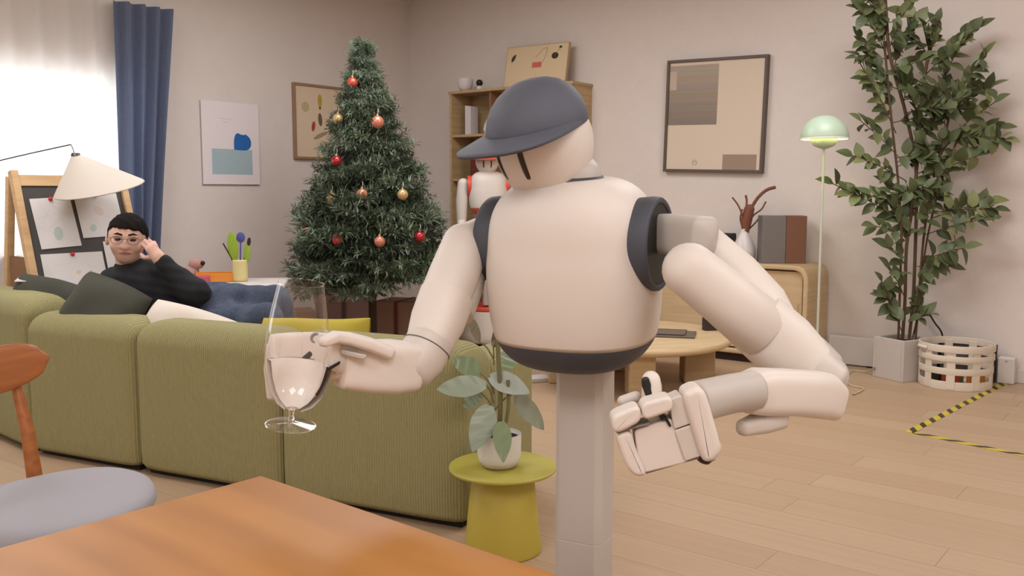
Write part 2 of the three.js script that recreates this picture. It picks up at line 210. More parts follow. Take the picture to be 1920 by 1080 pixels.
// ---------------------------------------------------------------- pictures on the walls
function picture(name, label, wall, [px0, py0, px1, py1], { frame = .02, depth = .025, fm, art, roll = 0, tilt = 0, off = 0, pos }) {
  const hit = wall === 'R' ? hitRight : hitLeft; const [s0, y0] = hit(px0, py0, off), [s1, y1] = hit(px1, py1, off);
  const w = Math.abs(s1 - s0), h = Math.abs(y1 - y0), c = (s0 + s1) / 2, cy = (y0 + y1) / 2;
  const t = thing(name, label, 'picture', wall === 'R' ? RM(c, off, cy) : RM(off, c, cy), wall === 'R' ? ROOM_TURN : ROOM_TURN + Math.PI / 2);
  t.rotation.order = 'YXZ'; t.rotation.z = roll; t.rotation.x = tilt;
  const face = new THREE.PlaneGeometry(w - (frame ? frame : 0), h - (frame ? frame : 0)).translate(0, 0, depth + .001 - (frame ? .006 : 0));
  mesh('backing', box(w - .004, h - .004, depth - .008, 0, 0, (depth - .008) / 2), m.paper, t);
  mesh('print', face, M('#ffffff', .7, { map: canvasTex(512, Math.round(512 * h / w), art) }), t);
  if (frame) for (const [W_, H_, x, y] of [[w, frame, 0, (h - frame) / 2], [w, frame, 0, -(h - frame) / 2], [frame, h - 2 * frame, (w - frame) / 2, 0], [frame, h - 2 * frame, -(w - frame) / 2, 0]]) mesh('frame_rail', box(W_, H_, depth + .008, x, y, (depth + .008) / 2, .003), fm, t);
  return t;
}
picture('poster', 'unframed white poster with a blue blob above a pale teal block', 'L', [374, 187, 486, 346], { frame: 0, depth: .012, off: .006, art: (c, w, h) => {
  c.fillStyle = '#ebe1e2'; c.fillRect(0, 0, w, h); c.fillStyle = '#a8bdc2'; c.fillRect(w * .16, h * .57, w * .71, h * .31); c.fillStyle = '#2066ae'; c.beginPath(); c.moveTo(w * .55, h * .575); c.quadraticCurveTo(w * .53, h * .37, w * .63, h * .37); c.quadraticCurveTo(w * .7, h * .4, w * .76, h * .38); c.quadraticCurveTo(w * .88, h * .43, w * .85, h * .52); c.quadraticCurveTo(w * .82, h * .58, w * .72, h * .58); c.fill();
  c.strokeStyle = '#b9abab'; c.lineWidth = 2; c.beginPath(); c.moveTo(w * .3, h * .2); c.lineTo(w * .52, h * .21); c.moveTo(w * .36, h * .25); c.lineTo(w * .47, h * .24); c.moveTo(w * .43, h * .62); c.lineTo(w * .42, h * .72); c.stroke(); } });
picture('framed_print', 'cream print of coloured leaf shapes in a thin wooden frame behind the fir', 'L', [546, 154, 668, 302], { frame: .022, fm: M('#9c7d62', .5), art: (c, w, h) => {
  c.fillStyle = '#e0c9ac'; c.fillRect(0, 0, w, h); const blob = (col, x, y, a, b, r) => { c.fillStyle = col; c.beginPath(); c.ellipse(x * w, y * h, a * w, b * h, r, 0, 7); c.fill(); };
  blob('#bfb083', .17, .3, .06, .07, .3); blob('#b9a03e', .4, .2, .035, .09, 0); blob('#6f5b45', .4, .46, .032, .09, -.1); blob('#b5422f', .29, .56, .028, .07, .2); blob('#c4a63f', .72, .42, .05, .09, .5); blob('#a98f72', .4, .68, .12, .03, -.4); blob('#3b3128', .4, .3, .015, .02, 0); } });
picture('square_painting', 'square painting of grey rectangles on cream in a dark frame', 'R', [1254, 118, 1436, 322], { frame: .022, depth: .04, fm: M('#5d5048', .5), roll: -R(1.6), art: (c, w, h) => {
  c.fillStyle = '#dccab5'; c.fillRect(0, 0, w, h); const r = rng(5); for (let i = 0; i < 44; i++) { const t = i / 44; const v = [174 - 38 * t, 159 - 36 * t, 142 - 34 * t].map((q) => Math.round(q + (r() - .5) * 9)); c.fillStyle = `rgb(${v})`; c.fillRect(0, h * .04 + i * h * .0123, w * .53, h * .013); }
  c.fillStyle = '#c6b29d'; c.fillRect(w * .01, h * .09, w * .08, h * .17); c.fillStyle = '#a08877'; c.fillRect(w * .61, h * .85, w * .34, h * .15); c.strokeStyle = '#a19384'; c.lineWidth = 3; c.strokeRect(w * .3, h * .92, w * .04, h * .025); c.beginPath(); c.moveTo(w * .29, h * .925); c.lineTo(w * .32, h * .9); c.lineTo(w * .35, h * .925); c.stroke(); } });
// ---------------------------------------------------------------- bookcase against the right wall with the things on it
const shD = .3, sh0 = hitRight(843, 200, shD)[0], sh1 = hitRight(1072, 200, shD)[0], shTop = hitRight(843, 172, shD)[1];
{ const w = sh1 - sh0, t = thing('bookcase', 'tall pale wooden open bookcase standing by the decorated fir', 'bookcase', RM(sh0, 0, 0), ROOM_TURN);
  for (const x of [.012, w - .012]) mesh('side_panel', boxUV(box(.024, shTop - .02, shD, x, (shTop - .02) / 2, shD / 2)), m.oak, t);
  mesh('back_panel', boxUV(box(w - .05, shTop - .03, .012, w / 2, (shTop - .03) / 2, .006)), m.oak, t);
  mesh('top', boxUV(box(w + .02, .024, shD + .01, w / 2, shTop - .012, shD / 2, .003)), m.oak, t);
  mesh('divider', boxUV(box(.022, shTop - .03, shD - .03, w * .34, (shTop - .03) / 2, shD / 2 - .01)), m.brownBoard, t);
  const ys = [253, 335, 420, 500].map((py) => hitRight(850, py, shD)[1]); for (const y of [...ys, .09]) mesh('shelf', boxUV(box(w - .05, .022, shD - .015, w / 2, y - .011, shD / 2)), m.oak, t);
  const onShelf = (px, py, off) => { const [a] = hitRight(px, py, off); return a; };
  const mg = solo('bowl', lathe([[0, 0], [.035, 0], [.06, .03], [.072, .07], [.074, .115], [.068, .115], [.066, .07], [.05, .03], [0, .012]]), m.mug, 'round white bowl on top of the bookcase', 'bowl'); mg.position.copy(RM(onShelf(872, 160, .2), .2, shTop));
  const fg = thing('figurine', 'small figurine with black round head and white base on the bookcase', 'figurine', RM(onShelf(899, 160, .2), .2, shTop)); mesh('base', lathe([[0, 0], [.03, 0], [.028, .03], [.014, .045], [0, .045]], 24), m.mug, fg); mesh('head', new THREE.SphereGeometry(.03, 20, 14).translate(0, .068, 0), m.black, fg);
  let a = onShelf(872, 240, .22); for (let i = 0; i < 2; i++) { const bk = thing('book', ['white hardback book at the left end of the upper shelf', 'second white hardback along the upper bookcase shelf'][i], 'book', RM(a + .018 + i * .034, .17, ys[0]), ROOM_TURN, 'white books on the upper shelf'); mesh('cover', [box(.003, .26 - i * .006, .1, -.015, .13 - i * .003, 0), box(.003, .26 - i * .006, .1, .015, .13 - i * .003, 0), box(.033, .26 - i * .006, .003, 0, .13 - i * .003, .05)], m.mug, bk); mesh('pages', box(.026, .245 - i * .006, .09, 0, .13 - i * .003, 0), m.paper, bk); }
  const bb = solo('storage_box', box(.19, .24, .2, 0, .12, 0, .006), m.burgundy, 'dark red storage box on the middle bookcase shelf', 'box'); bb.position.copy(RM(onShelf(905, 320, .2), .16, ys[1])); bb.rotation.y = ROOM_TURN;
  const pv = solo('small_vase', lathe([[0, 0], [.03, 0], [.045, .04], [.03, .09], [.018, .11], [.02, .125], [.015, .12], [0, .1]], 24), m.mug, 'small white vase on the upper shelf beside the books', 'vase'); pv.position.copy(RM(onShelf(915, 240, .22), .22, ys[0]));
  const dk = solo('black_ornament', new THREE.IcosahedronGeometry(.05, 2).scale(1, .9, .8).translate(0, .045, 0), m.black, 'black stone ornament on the upper shelf behind the cap', 'ornament'); dk.position.copy(RM(onShelf(930, 240, .15), .12, ys[0]));
}
{ const [a0, y0] = hitRight(950, 92, .12), [a1] = hitRight(1066, 87, .12), w = a1 - a0, top = y0 + .01, h = top - shTop;
  const t = thing('leaning_print', 'wide cream print with dark blots leaning on top of the bookcase', 'picture', RM((a0 + a1) / 2, .17, shTop), ROOM_TURN); t.rotation.order = 'YXZ'; t.rotation.x = -R(9); t.rotation.z = R(-1);
  mesh('canvas', box(w, h, .025, 0, h / 2, -.014), M('#b99d78', .7), t);
  mesh('print', new THREE.PlaneGeometry(w - .012, h - .012).translate(0, h / 2, 0), M('#ffffff', .7, { map: canvasTex(512, 400, (c, W_, H_) => { c.fillStyle = '#dec6a0'; c.fillRect(0, 0, W_, H_); c.fillStyle = '#4a3d2c'; c.beginPath(); c.moveTo(80, 70); c.quadraticCurveTo(30, 90, 45, 150); c.quadraticCurveTo(75, 140, 80, 70); c.fill(); c.fillStyle = '#3a3028'; c.beginPath(); c.ellipse(410, 115, 28, 32, 0, 0, 7); c.fill(); c.beginPath(); c.arc(450, 35, 12, 0, 7); c.fill(); c.strokeStyle = '#8b7a60'; c.lineWidth = 4; c.beginPath(); c.moveTo(250, 120); c.quadraticCurveTo(300, 30, 340, 30); c.quadraticCurveTo(345, 90, 310, 170); c.moveTo(450, 40); c.lineTo(410, 100); c.stroke(); c.fillStyle = '#cf6a5a'; c.fillRect(225, 165, 80, 55); }) }), t);
}
// ---------------------------------------------------------------- dining table and chair in front
{ const K = F(490, 890, .74), e1 = V(Math.cos(R(40)), 0, Math.sin(R(40))), e2 = V(-Math.sin(R(40)), 0, Math.cos(R(40))), L = 1.75, Wd = .84;
  const c = K.clone().addScaledVector(e1, L / 2).addScaledVector(e2, Wd / 2).setY(0);
  const t = thing('dining_table', 'warm brown wooden dining table with a smooth rectangular top', 'table', c, -R(40));
  mesh('tabletop', boxUV(box(L, .028, Wd, 0, .726, 0, .006)), m.table, t);
  for (const s of [-1, 1]) { mesh('apron', boxUV(box(L - .3, .06, .02, 0, .682, s * (Wd / 2 - .12))), m.chairWood, t); mesh('apron', boxUV(box(.02, .06, Wd - .26, s * (L / 2 - .14), .682, 0)), m.chairWood, t); for (const q of [-1, 1]) mesh('leg', boxUV(cyl(.03, .02, .712, s * (L / 2 - .14), .356, q * (Wd / 2 - .12), 20)), m.chairWood, t); }
}
{ const c = F(96, 935, .46).setY(0), t = thing('dining_chair', 'brown wooden dining chair with curved back and grey padded seat', 'chair', c, R(80));   // local +z is the way it faces
  const rings = []; for (const [y, k] of [[.405, .9], [.412, .97], [.425, 1], [.44, 1], [.452, .97], [.46, .9], [.463, .75], [.4635, .4]]) { const o = []; for (let i = 0; i < 56; i++) { const a = i / 56 * Math.PI * 2, x = Math.cos(a), z = Math.sin(a); const wide = .255 * (1 + .06 * z) * k, dip = Math.abs(x) ** 3 * .016 * (.75 + .25 * z); o.push(V(x * wide, y + dip * (y > .43 ? 1 : .6), z * .235 * k)); } rings.push(o); }
  mesh('seat_pad', loft(rings), m.seat, t);
  mesh('seat_frame', boxUV(loft(rings.slice(0, 3).map((r, i) => r.map((p) => V(p.x * [.8, .93, .93][i], p.y - [.045, .03, .012][i], p.z * [.8, .93, .93][i]))))), m.chairWood, t);
  for (const s of [-1, 1]) {
    mesh('front_leg', boxUV(tube([V(s * .2, .0, .2), V(s * .185, .22, .17), V(s * .175, .4, .14)], .016, 12)), m.chairWood, t);
    mesh('back_post', boxUV(limb([V(s * .2, 0, -.26), V(s * .19, .2, -.215), V(s * .185, .42, -.185), V(s * .2, .58, -.215), V(s * .215, .72, -.26)], [[.013, .013], [.016, .018], [.018, .022], [.015, .018], [.011, .013]], { up: V(1, 0, 0), e: 2.4, N: 16 })), m.chairWood, t);
    mesh('rail', boxUV(tube([V(s * .19, .36, .13), V(s * .188, .37, -.18)], .013, 10)), m.chairWood, t);
  }
  const rs = []; for (let i = 0; i <= 24; i++) { const u = i / 24 * 2 - 1, x = u * .285, zc = -.235 - .06 * (1 - u * u) + .03, hh = .06 * Math.max(0, 1 - Math.abs(u) ** 5) ** .5 + .004, y = .738 + .022 * Math.abs(u); rs.push(ring(V(x, y, zc), V(0, .97, -.24), V(0, .24, .97), hh, .009, 2.4, 20)); }
  mesh('backrest', boxUV(loft(rs)), m.chairWood, t);
}
// ---------------------------------------------------------------- sofa seen from behind
const so0 = F(868, 1001), so1 = F(54, 853); so0.y = so1.y = 0;
const soDir = so1.clone().sub(so0).normalize(), soIn = V(-soDir.z, 0, soDir.x); if (soIn.z > 0) soIn.negate();   // soIn points away from the viewer, to the seat side
const soYaw = Math.atan2(-soDir.z, soDir.x);
const onSofa = (s, d, y) => so0.clone().addScaledVector(soDir, s).addScaledVector(soIn, d).setY(y);
{ const L = so0.distanceTo(so1), t = thing('sofa', 'olive green corduroy modular sofa seen from behind', 'sofa', so0, 0);
  const uvRib = (g) => boxUV(g);
  const module_ = (s0, s1, h, dep, sit, extra = 0, piv) => {
    const w = s1 - s0 - .004, c = (s0 + s1) / 2, rings = [], r = .1;
    // puffy back block: outline rounded in plan and over the top
    const prof = []; for (let i = 0; i <= 10; i++) { const a = i / 10 * Math.PI / 2; prof.push([h - r + r * Math.sin(a), r * (1 - Math.cos(a))]); }
    const plan = (inset, y) => { const o = [], rx = w / 2 - inset, rz = dep / 2 - inset * .9; for (let i = 0; i < 72; i++) { const a = i / 72 * Math.PI * 2, ct = Math.cos(a), st = Math.sin(a), e = 9; const k = (Math.abs(ct) ** e + Math.abs(st) ** e) ** (-1 / e); o.push(V(ct * k * rx, y, st * k * rz)); } return o; };
    rings.push(plan(.012, .03), plan(.002, .05), plan(0, .12), plan(0, .3)); for (const [y, ins] of prof) rings.push(plan(ins, y));
    const back = loft(rings), seat = box(w, .36, sit, 0, .24, dep / 2 + sit / 2 - .03, .06), toe = box(w - .06, .032, dep + sit - .1, 0, .016, sit / 2);
    const M4 = new THREE.Matrix4().makeRotationY(piv ?? 0);
    return { back, seat, toe, c };
  };
  const put = (q, pos, yaw) => { for (const [n, g, mt] of [['back_module', q.back, m.sofa], ['seat_module', q.seat, m.sofa], ['plinth', q.toe, m.plinth]]) { const o = mesh(n, uvRib(g), mt, t); o.position.copy(pos).sub(so0); o.rotation.y = yaw; } };
  // module frame: x along the back, z towards the seat
  const yaw = Math.atan2(soIn.x, soIn.z), dep = .26;
  const cuts = [0, F(541, 950).sub(so0).dot(soDir), F(252, 905).sub(so0).dot(soDir), L];
  cuts[1] = L * .36; cuts[2] = L * .70;
  for (let i = 0; i < 3; i++) put(module_(cuts[i], cuts[i + 1], .672, dep, i ? .62 : .4), onSofa((cuts[i] + cuts[i + 1]) / 2, dep / 2, 0), yaw);
  { const o = mesh('arm_module', uvRib(box(.22, .57, .42, 0, .315, 0, .07)), m.sofa, t); o.position.copy(onSofa(.113, dep + .19, 0)).sub(so0); o.rotation.y = yaw; }
  const turn = R(16), d2 = soDir.clone().applyAxisAngle(V(0, 1, 0), -turn), n2 = soIn.clone().applyAxisAngle(V(0, 1, 0), -turn);
  put(module_(0, .8, .735, dep, .3), so1.clone().addScaledVector(d2, .415).addScaledVector(n2, dep / 2), yaw - turn);
}
// ---------------------------------------------------------------- cushions on the sofa
function cushion(name, label, mat, w, h, d, M4, seed, ears = .12) {
  const r = rng(seed), N = 48, rings = [[], []], S = 20, front = [], back = []; const P = (u, v, s) => { const cq = 1 - .1 * u * u * v * v; const q = (1 - Math.abs(u) ** 3) * (1 - Math.abs(v) ** 3), k = 1 - ears * (1 - Math.max(u * u, v * v)) * 0 - ears * ((1 - v * v) * (Math.abs(u) > .999 ? 1 : u * u) * .6); const k2 = 1 - ears * (1 - u * u) * v * v * .6; return V(u * w / 2 * k * cq, v * h / 2 * k2 * cq, s * d / 2 * Math.max(0, q) ** .5 + .004 * s + .01 * Math.sin(u * 5 + seed) * Math.sin(v * 4)); };
  const pos = [], idx = []; for (const s of [1, -1]) { const o = pos.length / 3; for (let i = 0; i <= S; i++) for (let j = 0; j <= S; j++) { const p = P(Math.sin((i / S - .5) * Math.PI), Math.sin((j / S - .5) * Math.PI), s); pos.push(p.x, p.y, p.z); } for (let i = 0; i < S; i++) for (let j = 0; j < S; j++) { const a = o + i * (S + 1) + j, b = a + S + 1; s > 0 ? idx.push(a, b, a + 1, b, b + 1, a + 1) : idx.push(a, a + 1, b, b, a + 1, b + 1); } }
  let g = new THREE.BufferGeometry(); g.setAttribute('position', new THREE.Float32BufferAttribute(pos, 3)); g.setIndex(idx); g = mergeVertices(g, 1e-4); g.computeVertexNormals();
  const o = solo(name, boxUV(g), mat, label, 'cushion'); o.geometry = mergeSmooth(o.geometry, g); o.applyMatrix4(M4); return o;
}
function mergeSmooth(uvGeo, g) { const h = g.toNonIndexed(); h.setAttribute('uv', uvGeo.attributes.uv); return h; }
// cushion centre from a photo pixel and distance; ux and uy are its width and height directions
function cushAt(p, ux, uy) { const x = ux.clone().normalize(), z = x.clone().cross(uy).normalize(), y = z.clone().cross(x); return new THREE.Matrix4().makeBasis(x, y, z).setPosition(p); }
const alongR = soDir.clone().negate();
cushion('dark_cushion', 'dark olive cushion propped up behind the reclining man', m.darkGreen, .4, .36, .24, cushAt(W(197, 594, 4.22), V(.9, -.32, .3), V(.32, .9, -.3)), 3, .04);
cushion('dark_cushion', 'dark olive cushion under the white sheet beside the easel', m.darkGreen, .4, .3, .15, cushAt(W(86, 574, 4.58), V(.97, -.2, .1), V(.2, .9, -.4)), 4, .05);
cushion('white_cushion', 'fluffy cream white cushion on the sofa below the man in black', m.cream, .52, .36, .18, cushAt(W(354, 650, 4.04), V(.95, -.22, .3), V(.22, .93, -.3)), 5, .06);
cushion('yellow_cushion', 'mustard yellow cushion with pointed corners on the sofa', m.yellow, .56, .4, .15, cushAt(W(584, 672, 3.9), V(.96, .02, .2), V(-.05, .9, -.4)), 6, .22);
{ const t = solo('paper_sheet', box(.16, .006, .11, 0, 0, 0, .002), m.paper, 'white folded sheet lying on the dark cushion beside the easel', 'paper'); t.position.copy(W(64, 524, 4.62)); t.rotation.set(.1, .3, -.06); }
// ---------------------------------------------------------------- lime side table with the potted rubber plant
const stP = F(943, 1029).setY(0);
{ const t = thing('side_table', 'lime yellow round side table with a flared cone base', 'side table', stP), h = .295;
  mesh('base', lathe([[0, 0], [.131, 0], [.133, .004], [.132, .012], [.104, h - .014], [0, h - .014]], 64), m.lime, t);
  mesh('table_top', lathe([[0, h - .014], [.178, h - .014], [.183, h - .01], [.184, h - .005], [.182, h], [0, h]], 72), m.limeTop, t);
  const p = thing('rubber_plant', 'rubber plant with broad grey green leaves in a white pot', 'plant', stP.clone().add(V(-.012, h, .01)));
  mesh('pot', lathe([[0, .012], [.06, .012], [.07, .022], [.074, .04], [.075, .115], [.07, .115], [.068, .095], [0, .095]], 48), m.pot, p);
  mesh('saucer', lathe([[0, 0], [.056, 0], [.064, .012], [.066, .02], [0, .02]], 48), m.potFoot, p);
  mesh('soil', cyl(.068, .068, .01, 0, .096, 0), m.soil, p);
  mesh('stem', boxUV(merge([tube([V(0, .09, 0), V(.004, .25, .006), V(-.004, .42, 0), V(.002, .57, 0)], .008, 10), tube([V(.01, .09, .01), V(.03, .2, .02), V(.03, .3, .02)], .006, 8)])), m.stem, p);
  const leaf = (len, wid, curl, fold) => { const S = 12, pos = [], uv = [], idx = []; for (let i = 0; i <= S; i++) { const u = i / S, hw = wid * Math.sin(Math.PI * Math.min(1, u * .96 + .04) ** .85) ** .8 * .5 + .001; for (let j = -3; j <= 3; j++) { const q = j / 3; pos.push(q * hw, -curl * u * u * len + Math.abs(q) * hw * fold + .002 * Math.sin(u * 20 + j), u * len); uv.push(u, j); } } for (let i = 0; i < S; i++) for (let j = 0; j < 6; j++) { const a = i * 7 + j; idx.push(a, a + 1, a + 7, a + 1, a + 8, a + 7); } const g = new THREE.BufferGeometry(); g.setAttribute('position', new THREE.Float32BufferAttribute(pos, 3)); g.setAttribute('uv', new THREE.Float32BufferAttribute(uv, 2)); g.setIndex(idx); g.computeVertexNormals(); return g; };
  const D = -stP.z;   // leaf from root pixel to tip pixel, at distances around the stem
  for (const [x0, y0, d0, x1, y1, d1, wd, mi, roll] of [
    [912, 722, -.02, 816, 727, .0, .075, 0, 0], [918, 705, 0, 992, 734, -.06, .075, 2, .2], [918, 760, -.04, 888, 845, -.14, .085, 0, .3], [940, 790, -.08, 944, 862, -.2, .06, 1, 0],
    [968, 736, .02, 1020, 812, .06, .065, 2, -.5], [925, 650, 0, 952, 588, .03, .04, 3, .2], [898, 640, .02, 880, 588, .05, .03, 3, 0], [900, 700, .05, 848, 668, .1, .07, 1, .2], [935, 690, .05, 975, 655, .12, .07, 1, 0], [905, 740, .03, 862, 760, .09, .06, 1, 0]]) {
    const a = W(x0, y0, D + d0), b = W(x1, y1, D + d1), z = b.clone().sub(a), len = z.length(); z.normalize(); const toCam = V(0, EYE, 0).sub(a).normalize().add(V(roll, .35, 0)); const x = toCam.clone().cross(z).normalize(), y = z.clone().cross(x);
    const g = leaf(len, wd, .1, .12); g.applyMatrix4(new THREE.Matrix4().makeBasis(x, y, z).setPosition(a)); meshW('leaf', g, m.leafBig[mi], p);
    meshW('leaf_stalk', boxUV(tube([V(0, 0, 0).copy(a), a.clone().lerp(W(926, Math.min(800, y0 + 22), D), .5), W(926, Math.min(815, y0 + 34), D)], .0028, 6)), m.stem, p);
  }
}
// ---------------------------------------------------------------- easel, papers, cone lamp
{ const D = 5.15, c = W(140, 540, D).setY(0), yaw = R(52), H = 1.33, w = .6, lean = .4;
  const t = thing('easel', 'wooden A-frame easel holding a dark board behind the sofa', 'easel', c, yaw);
  const P = (x, y, off = 0) => V(x, y, lean * (1 - y / H) + off);
  for (const s of [-1, 1]) { mesh('front_leg', boxUV(limb([P(s * w / 2, .02), P(s * w / 2, H)], [[.022, .02], [.022, .02]], { e: 8, N: 24, round: [.1, .1], up: V(1, 0, 0) })), m.pine, t); mesh('rear_leg', boxUV(limb([V(s * w / 2, .02, -.24), V(s * w / 2, H - .03, -.03)], [[.02, .02], [.02, .02]], { e: 8, N: 24, round: [.1, .1], up: V(1, 0, 0) })), m.pine, t); }
  mesh('side_brace', boxUV(box(.014, .75, .2, -w / 2, .5, .02)), m.brownBoard, t);
  const tilt = -Math.atan(lean / H); const g = (geo) => geo.rotateX(tilt);
  const rail = (y, hh) => { const q = mesh('rail', boxUV(g(box(w - .03, hh, .022))), m.pine, t); q.position.copy(P(0, y)); };
  for (const hx of [-1, 1]) { const q = mesh('rail', boxUV(g(box((w - .14) / 2, .06, .022))), m.pine, t); q.position.copy(P(hx * ((w - .14) / 4 + .055), H - .05)); } const q0 = mesh('rail', boxUV(g(box(.12, .016, .022))), m.pine, t); q0.position.copy(P(0, H - .028)); const q1 = mesh('rail', boxUV(g(box(.12, .016, .022))), m.pine, t); q1.position.copy(P(0, H - .072)); rail(.5, .05);
  const bd = mesh('board', g(box(w - .04, .74, .01)), m.board, t); bd.position.copy(P(0, .9, -.002));
  t.updateMatrixWorld(true);
  const paper = (name, label, x, y, pw, ph, roll, draws, seed) => { const o = thing(name, label, 'drawing', t.localToWorld(P(x, y, .008)), 0, 'drawings pinned to the easel board'); o.rotation.order = 'YXZ'; o.rotation.set(tilt, yaw, roll); mesh('sheet', box(pw, ph, .001), M('#ffffff', .85, { map: canvasTex(256, 256, (cx, W_, H_) => { cx.fillStyle = '#dcd8d6'; cx.fillRect(0, 0, W_, H_); const r = rng(seed); for (const [col, xx, yy, s] of draws) { cx.fillStyle = col; cx.beginPath(); cx.ellipse(xx * W_, yy * H_, s * W_, s * H_ * .8, r() * 3, 0, 7); cx.fill(); } cx.strokeStyle = '#b5afae'; cx.lineWidth = 2; for (let i = 0; i < 7; i++) { cx.beginPath(); cx.moveTo(r() * W_, r() * H_); cx.lineTo(r() * W_, r() * H_); cx.globalAlpha = .35; cx.stroke(); cx.globalAlpha = 1; } }) }), o); mesh('pin', new THREE.SphereGeometry(.012, 14, 10).scale(1, 1, .7).translate(0, ph / 2 - .008, .006), m.pin, o); };
  paper('drawing', 'white drawing sheet with a teal smudge hanging crooked on the dark board', -.13, 1.055, .22, .28, R(3), [['#b9c6c2', .5, .72, .14]], 1);
  paper('drawing', 'wide drawing sheet under the cone lamp shade on the dark board', .125, 1.09, .25, .25, R(2), [['#b4cbc7', .28, .78, .09], ['#b4cbc7', .8, .72, .1], ['#d6c8c4', .5, .4, .12]], 2);
  paper('drawing', 'large drawing sheet with a yellow spot low on the dark board', -.075, .765, .34, .26, R(0), [['#d9c9a0', .55, .42, .05], ['#d3b9b4', .2, .8, .1], ['#c0c4b4', .75, .45, .05]], 3);
  paper('drawing', 'plain drawing sheet on the dark board beside the man', .195, .79, .17, .32, R(0), [['#d2c8c6', .5, .5, .06]], 4);
}
{ const D = 4.95, tip = W(133, 271, D), pole = W(-70, 319, D - .05);
  const t = thing('arm_lamp', 'floor lamp with a white cone shade hanging from a thin arm', 'lamp', pole.clone().setY(0));
  meshW('base', lathe([[0, 0], [.15, 0], [.15, .015], [.14, .022], [0, .022]]).translate(pole.x, 0, pole.z), m.steel, t);
  meshW('pole', cyl(.01, .01, pole.y + .08, pole.x, (pole.y + .08) / 2, pole.z, 14), m.steel, t);
  meshW('arm', tube([pole.clone(), W(0, 301, D), W(60, 287, D), tip], .0035, 8), m.steel, t);
  meshW('cord', tube([tip, W(137, 280, D), W(140, 292, D)], .0025, 6), m.steel, t);
  const apex = W(142, 291, D), g = lathe([[.022, 0], [.026, -.004], [.229, -.19], [.232, -.196], [.227, -.192], [.024, -.008], [.02, -.002]], 64); const sh = meshW('shade', g.applyMatrix4(new THREE.Matrix4().set(1, -.4, 0, 0, 0, 1, 0, 0, 0, 0, 1, 0, 0, 0, 0, 1)).rotateX(R(13)).rotateZ(R(7)).translate(apex.x, apex.y, apex.z), m.shade, t);
  meshW('cap', cyl(.02, .026, .016, apex.x, apex.y + .004, apex.z, 20), m.steel, t);
}
// ---------------------------------------------------------------- low table with toys behind the sofa
{ const D = 6.2, p0 = W(330, 528, D), p1 = W(535, 528, D), y = p0.y, c = p0.clone().add(p1).multiplyScalar(.5).setY(0);
  const t = thing('play_table', 'low white table holding toys behind the reclining man', 'table', c, R(10)), w = p0.distanceTo(p1);
  mesh('top', box(w, .03, .5, 0, y - .015, 0, .01), m.base, t); for (const s of [-1, 1]) for (const q of [-1, 1]) mesh('leg', cyl(.022, .018, y - .03, s * (w / 2 - .06), (y - .03) / 2, q * .2, 16), m.base, t);
  const on = (px, dd = 0) => W(px, 528, D + dd).setY(y);
  const v = thing('yellow_vase', 'pale yellow vase holding green and blue toy paddles', 'vase', on(451)); mesh('body', lathe([[0, 0], [.045, 0], [.05, .02], [.05, .14], [.046, .15], [.042, .14], [.042, .02], [0, .01]], 28), m.vaseYellow, v);
  const stick = (dx, h, mt, flat) => { const q = [tube([V(0, .02, 0), V(dx * .5, h * .6, 0), V(dx, h, 0)], .005, 8)]; if (flat) q.push(new THREE.SphereGeometry(1, 18, 14).scale(flat[0], flat[1], .008).rotateZ(-dx * 2).translate(dx, h, 0)); return q; };
  mesh('green_paddle', boxUV(merge(stick(-.045, .24, m.greenPaddle, [.035, .1]))), m.greenPaddle, v); mesh('green_paddle', boxUV(merge(stick(.05, .19, m.greenPaddle, [.022, .07]))), m.greenPaddle, v); mesh('blue_paddle', boxUV(merge(stick(.01, .3, m.bluePen, [.03, .036]))), m.bluePen, v); mesh('dark_stick', boxUV(merge(stick(.065, .27, m.trunk, [.013, .03]))), m.trunk, v); mesh('dark_stick', boxUV(merge(stick(-.11, .26, m.trunk))), m.trunk, v);
  const o = solo('orange_tray', boxUV(merge([box(.3, .014, .18, 0, .007, 0, .005), box(.3, .06, .012, 0, .03, .085, .004), box(.3, .06, .012, 0, .03, -.085, .004), box(.012, .06, .18, .145, .03, 0, .004), box(.012, .06, .18, -.145, .03, 0, .004)])), m.orange, 'orange toy tray on the low white table', 'tray'); o.position.copy(on(412, .03)); o.rotation.y = .3;
  const k = solo('pink_block', box(.1, .05, .08, 0, .025, 0, .012), m.pink, 'pink toy block on the low white table', 'toy'); k.position.copy(on(378, -.1));
  const pl = thing('plush_toy', 'small pinkish plush toy with a black nose above the sofa', 'toy', on(356, .1)); mesh('body', new THREE.SphereGeometry(.06, 20, 14).scale(1.1, .9, .8).translate(0, .055, 0), m.mauve, pl); mesh('head', new THREE.SphereGeometry(.045, 20, 14).scale(1.2, .9, .9).translate(.05, .115, 0), M('#b58f86', .9), pl); mesh('nose', new THREE.SphereGeometry(.016, 12, 10).translate(.1, .12, .02), m.black, pl);
}
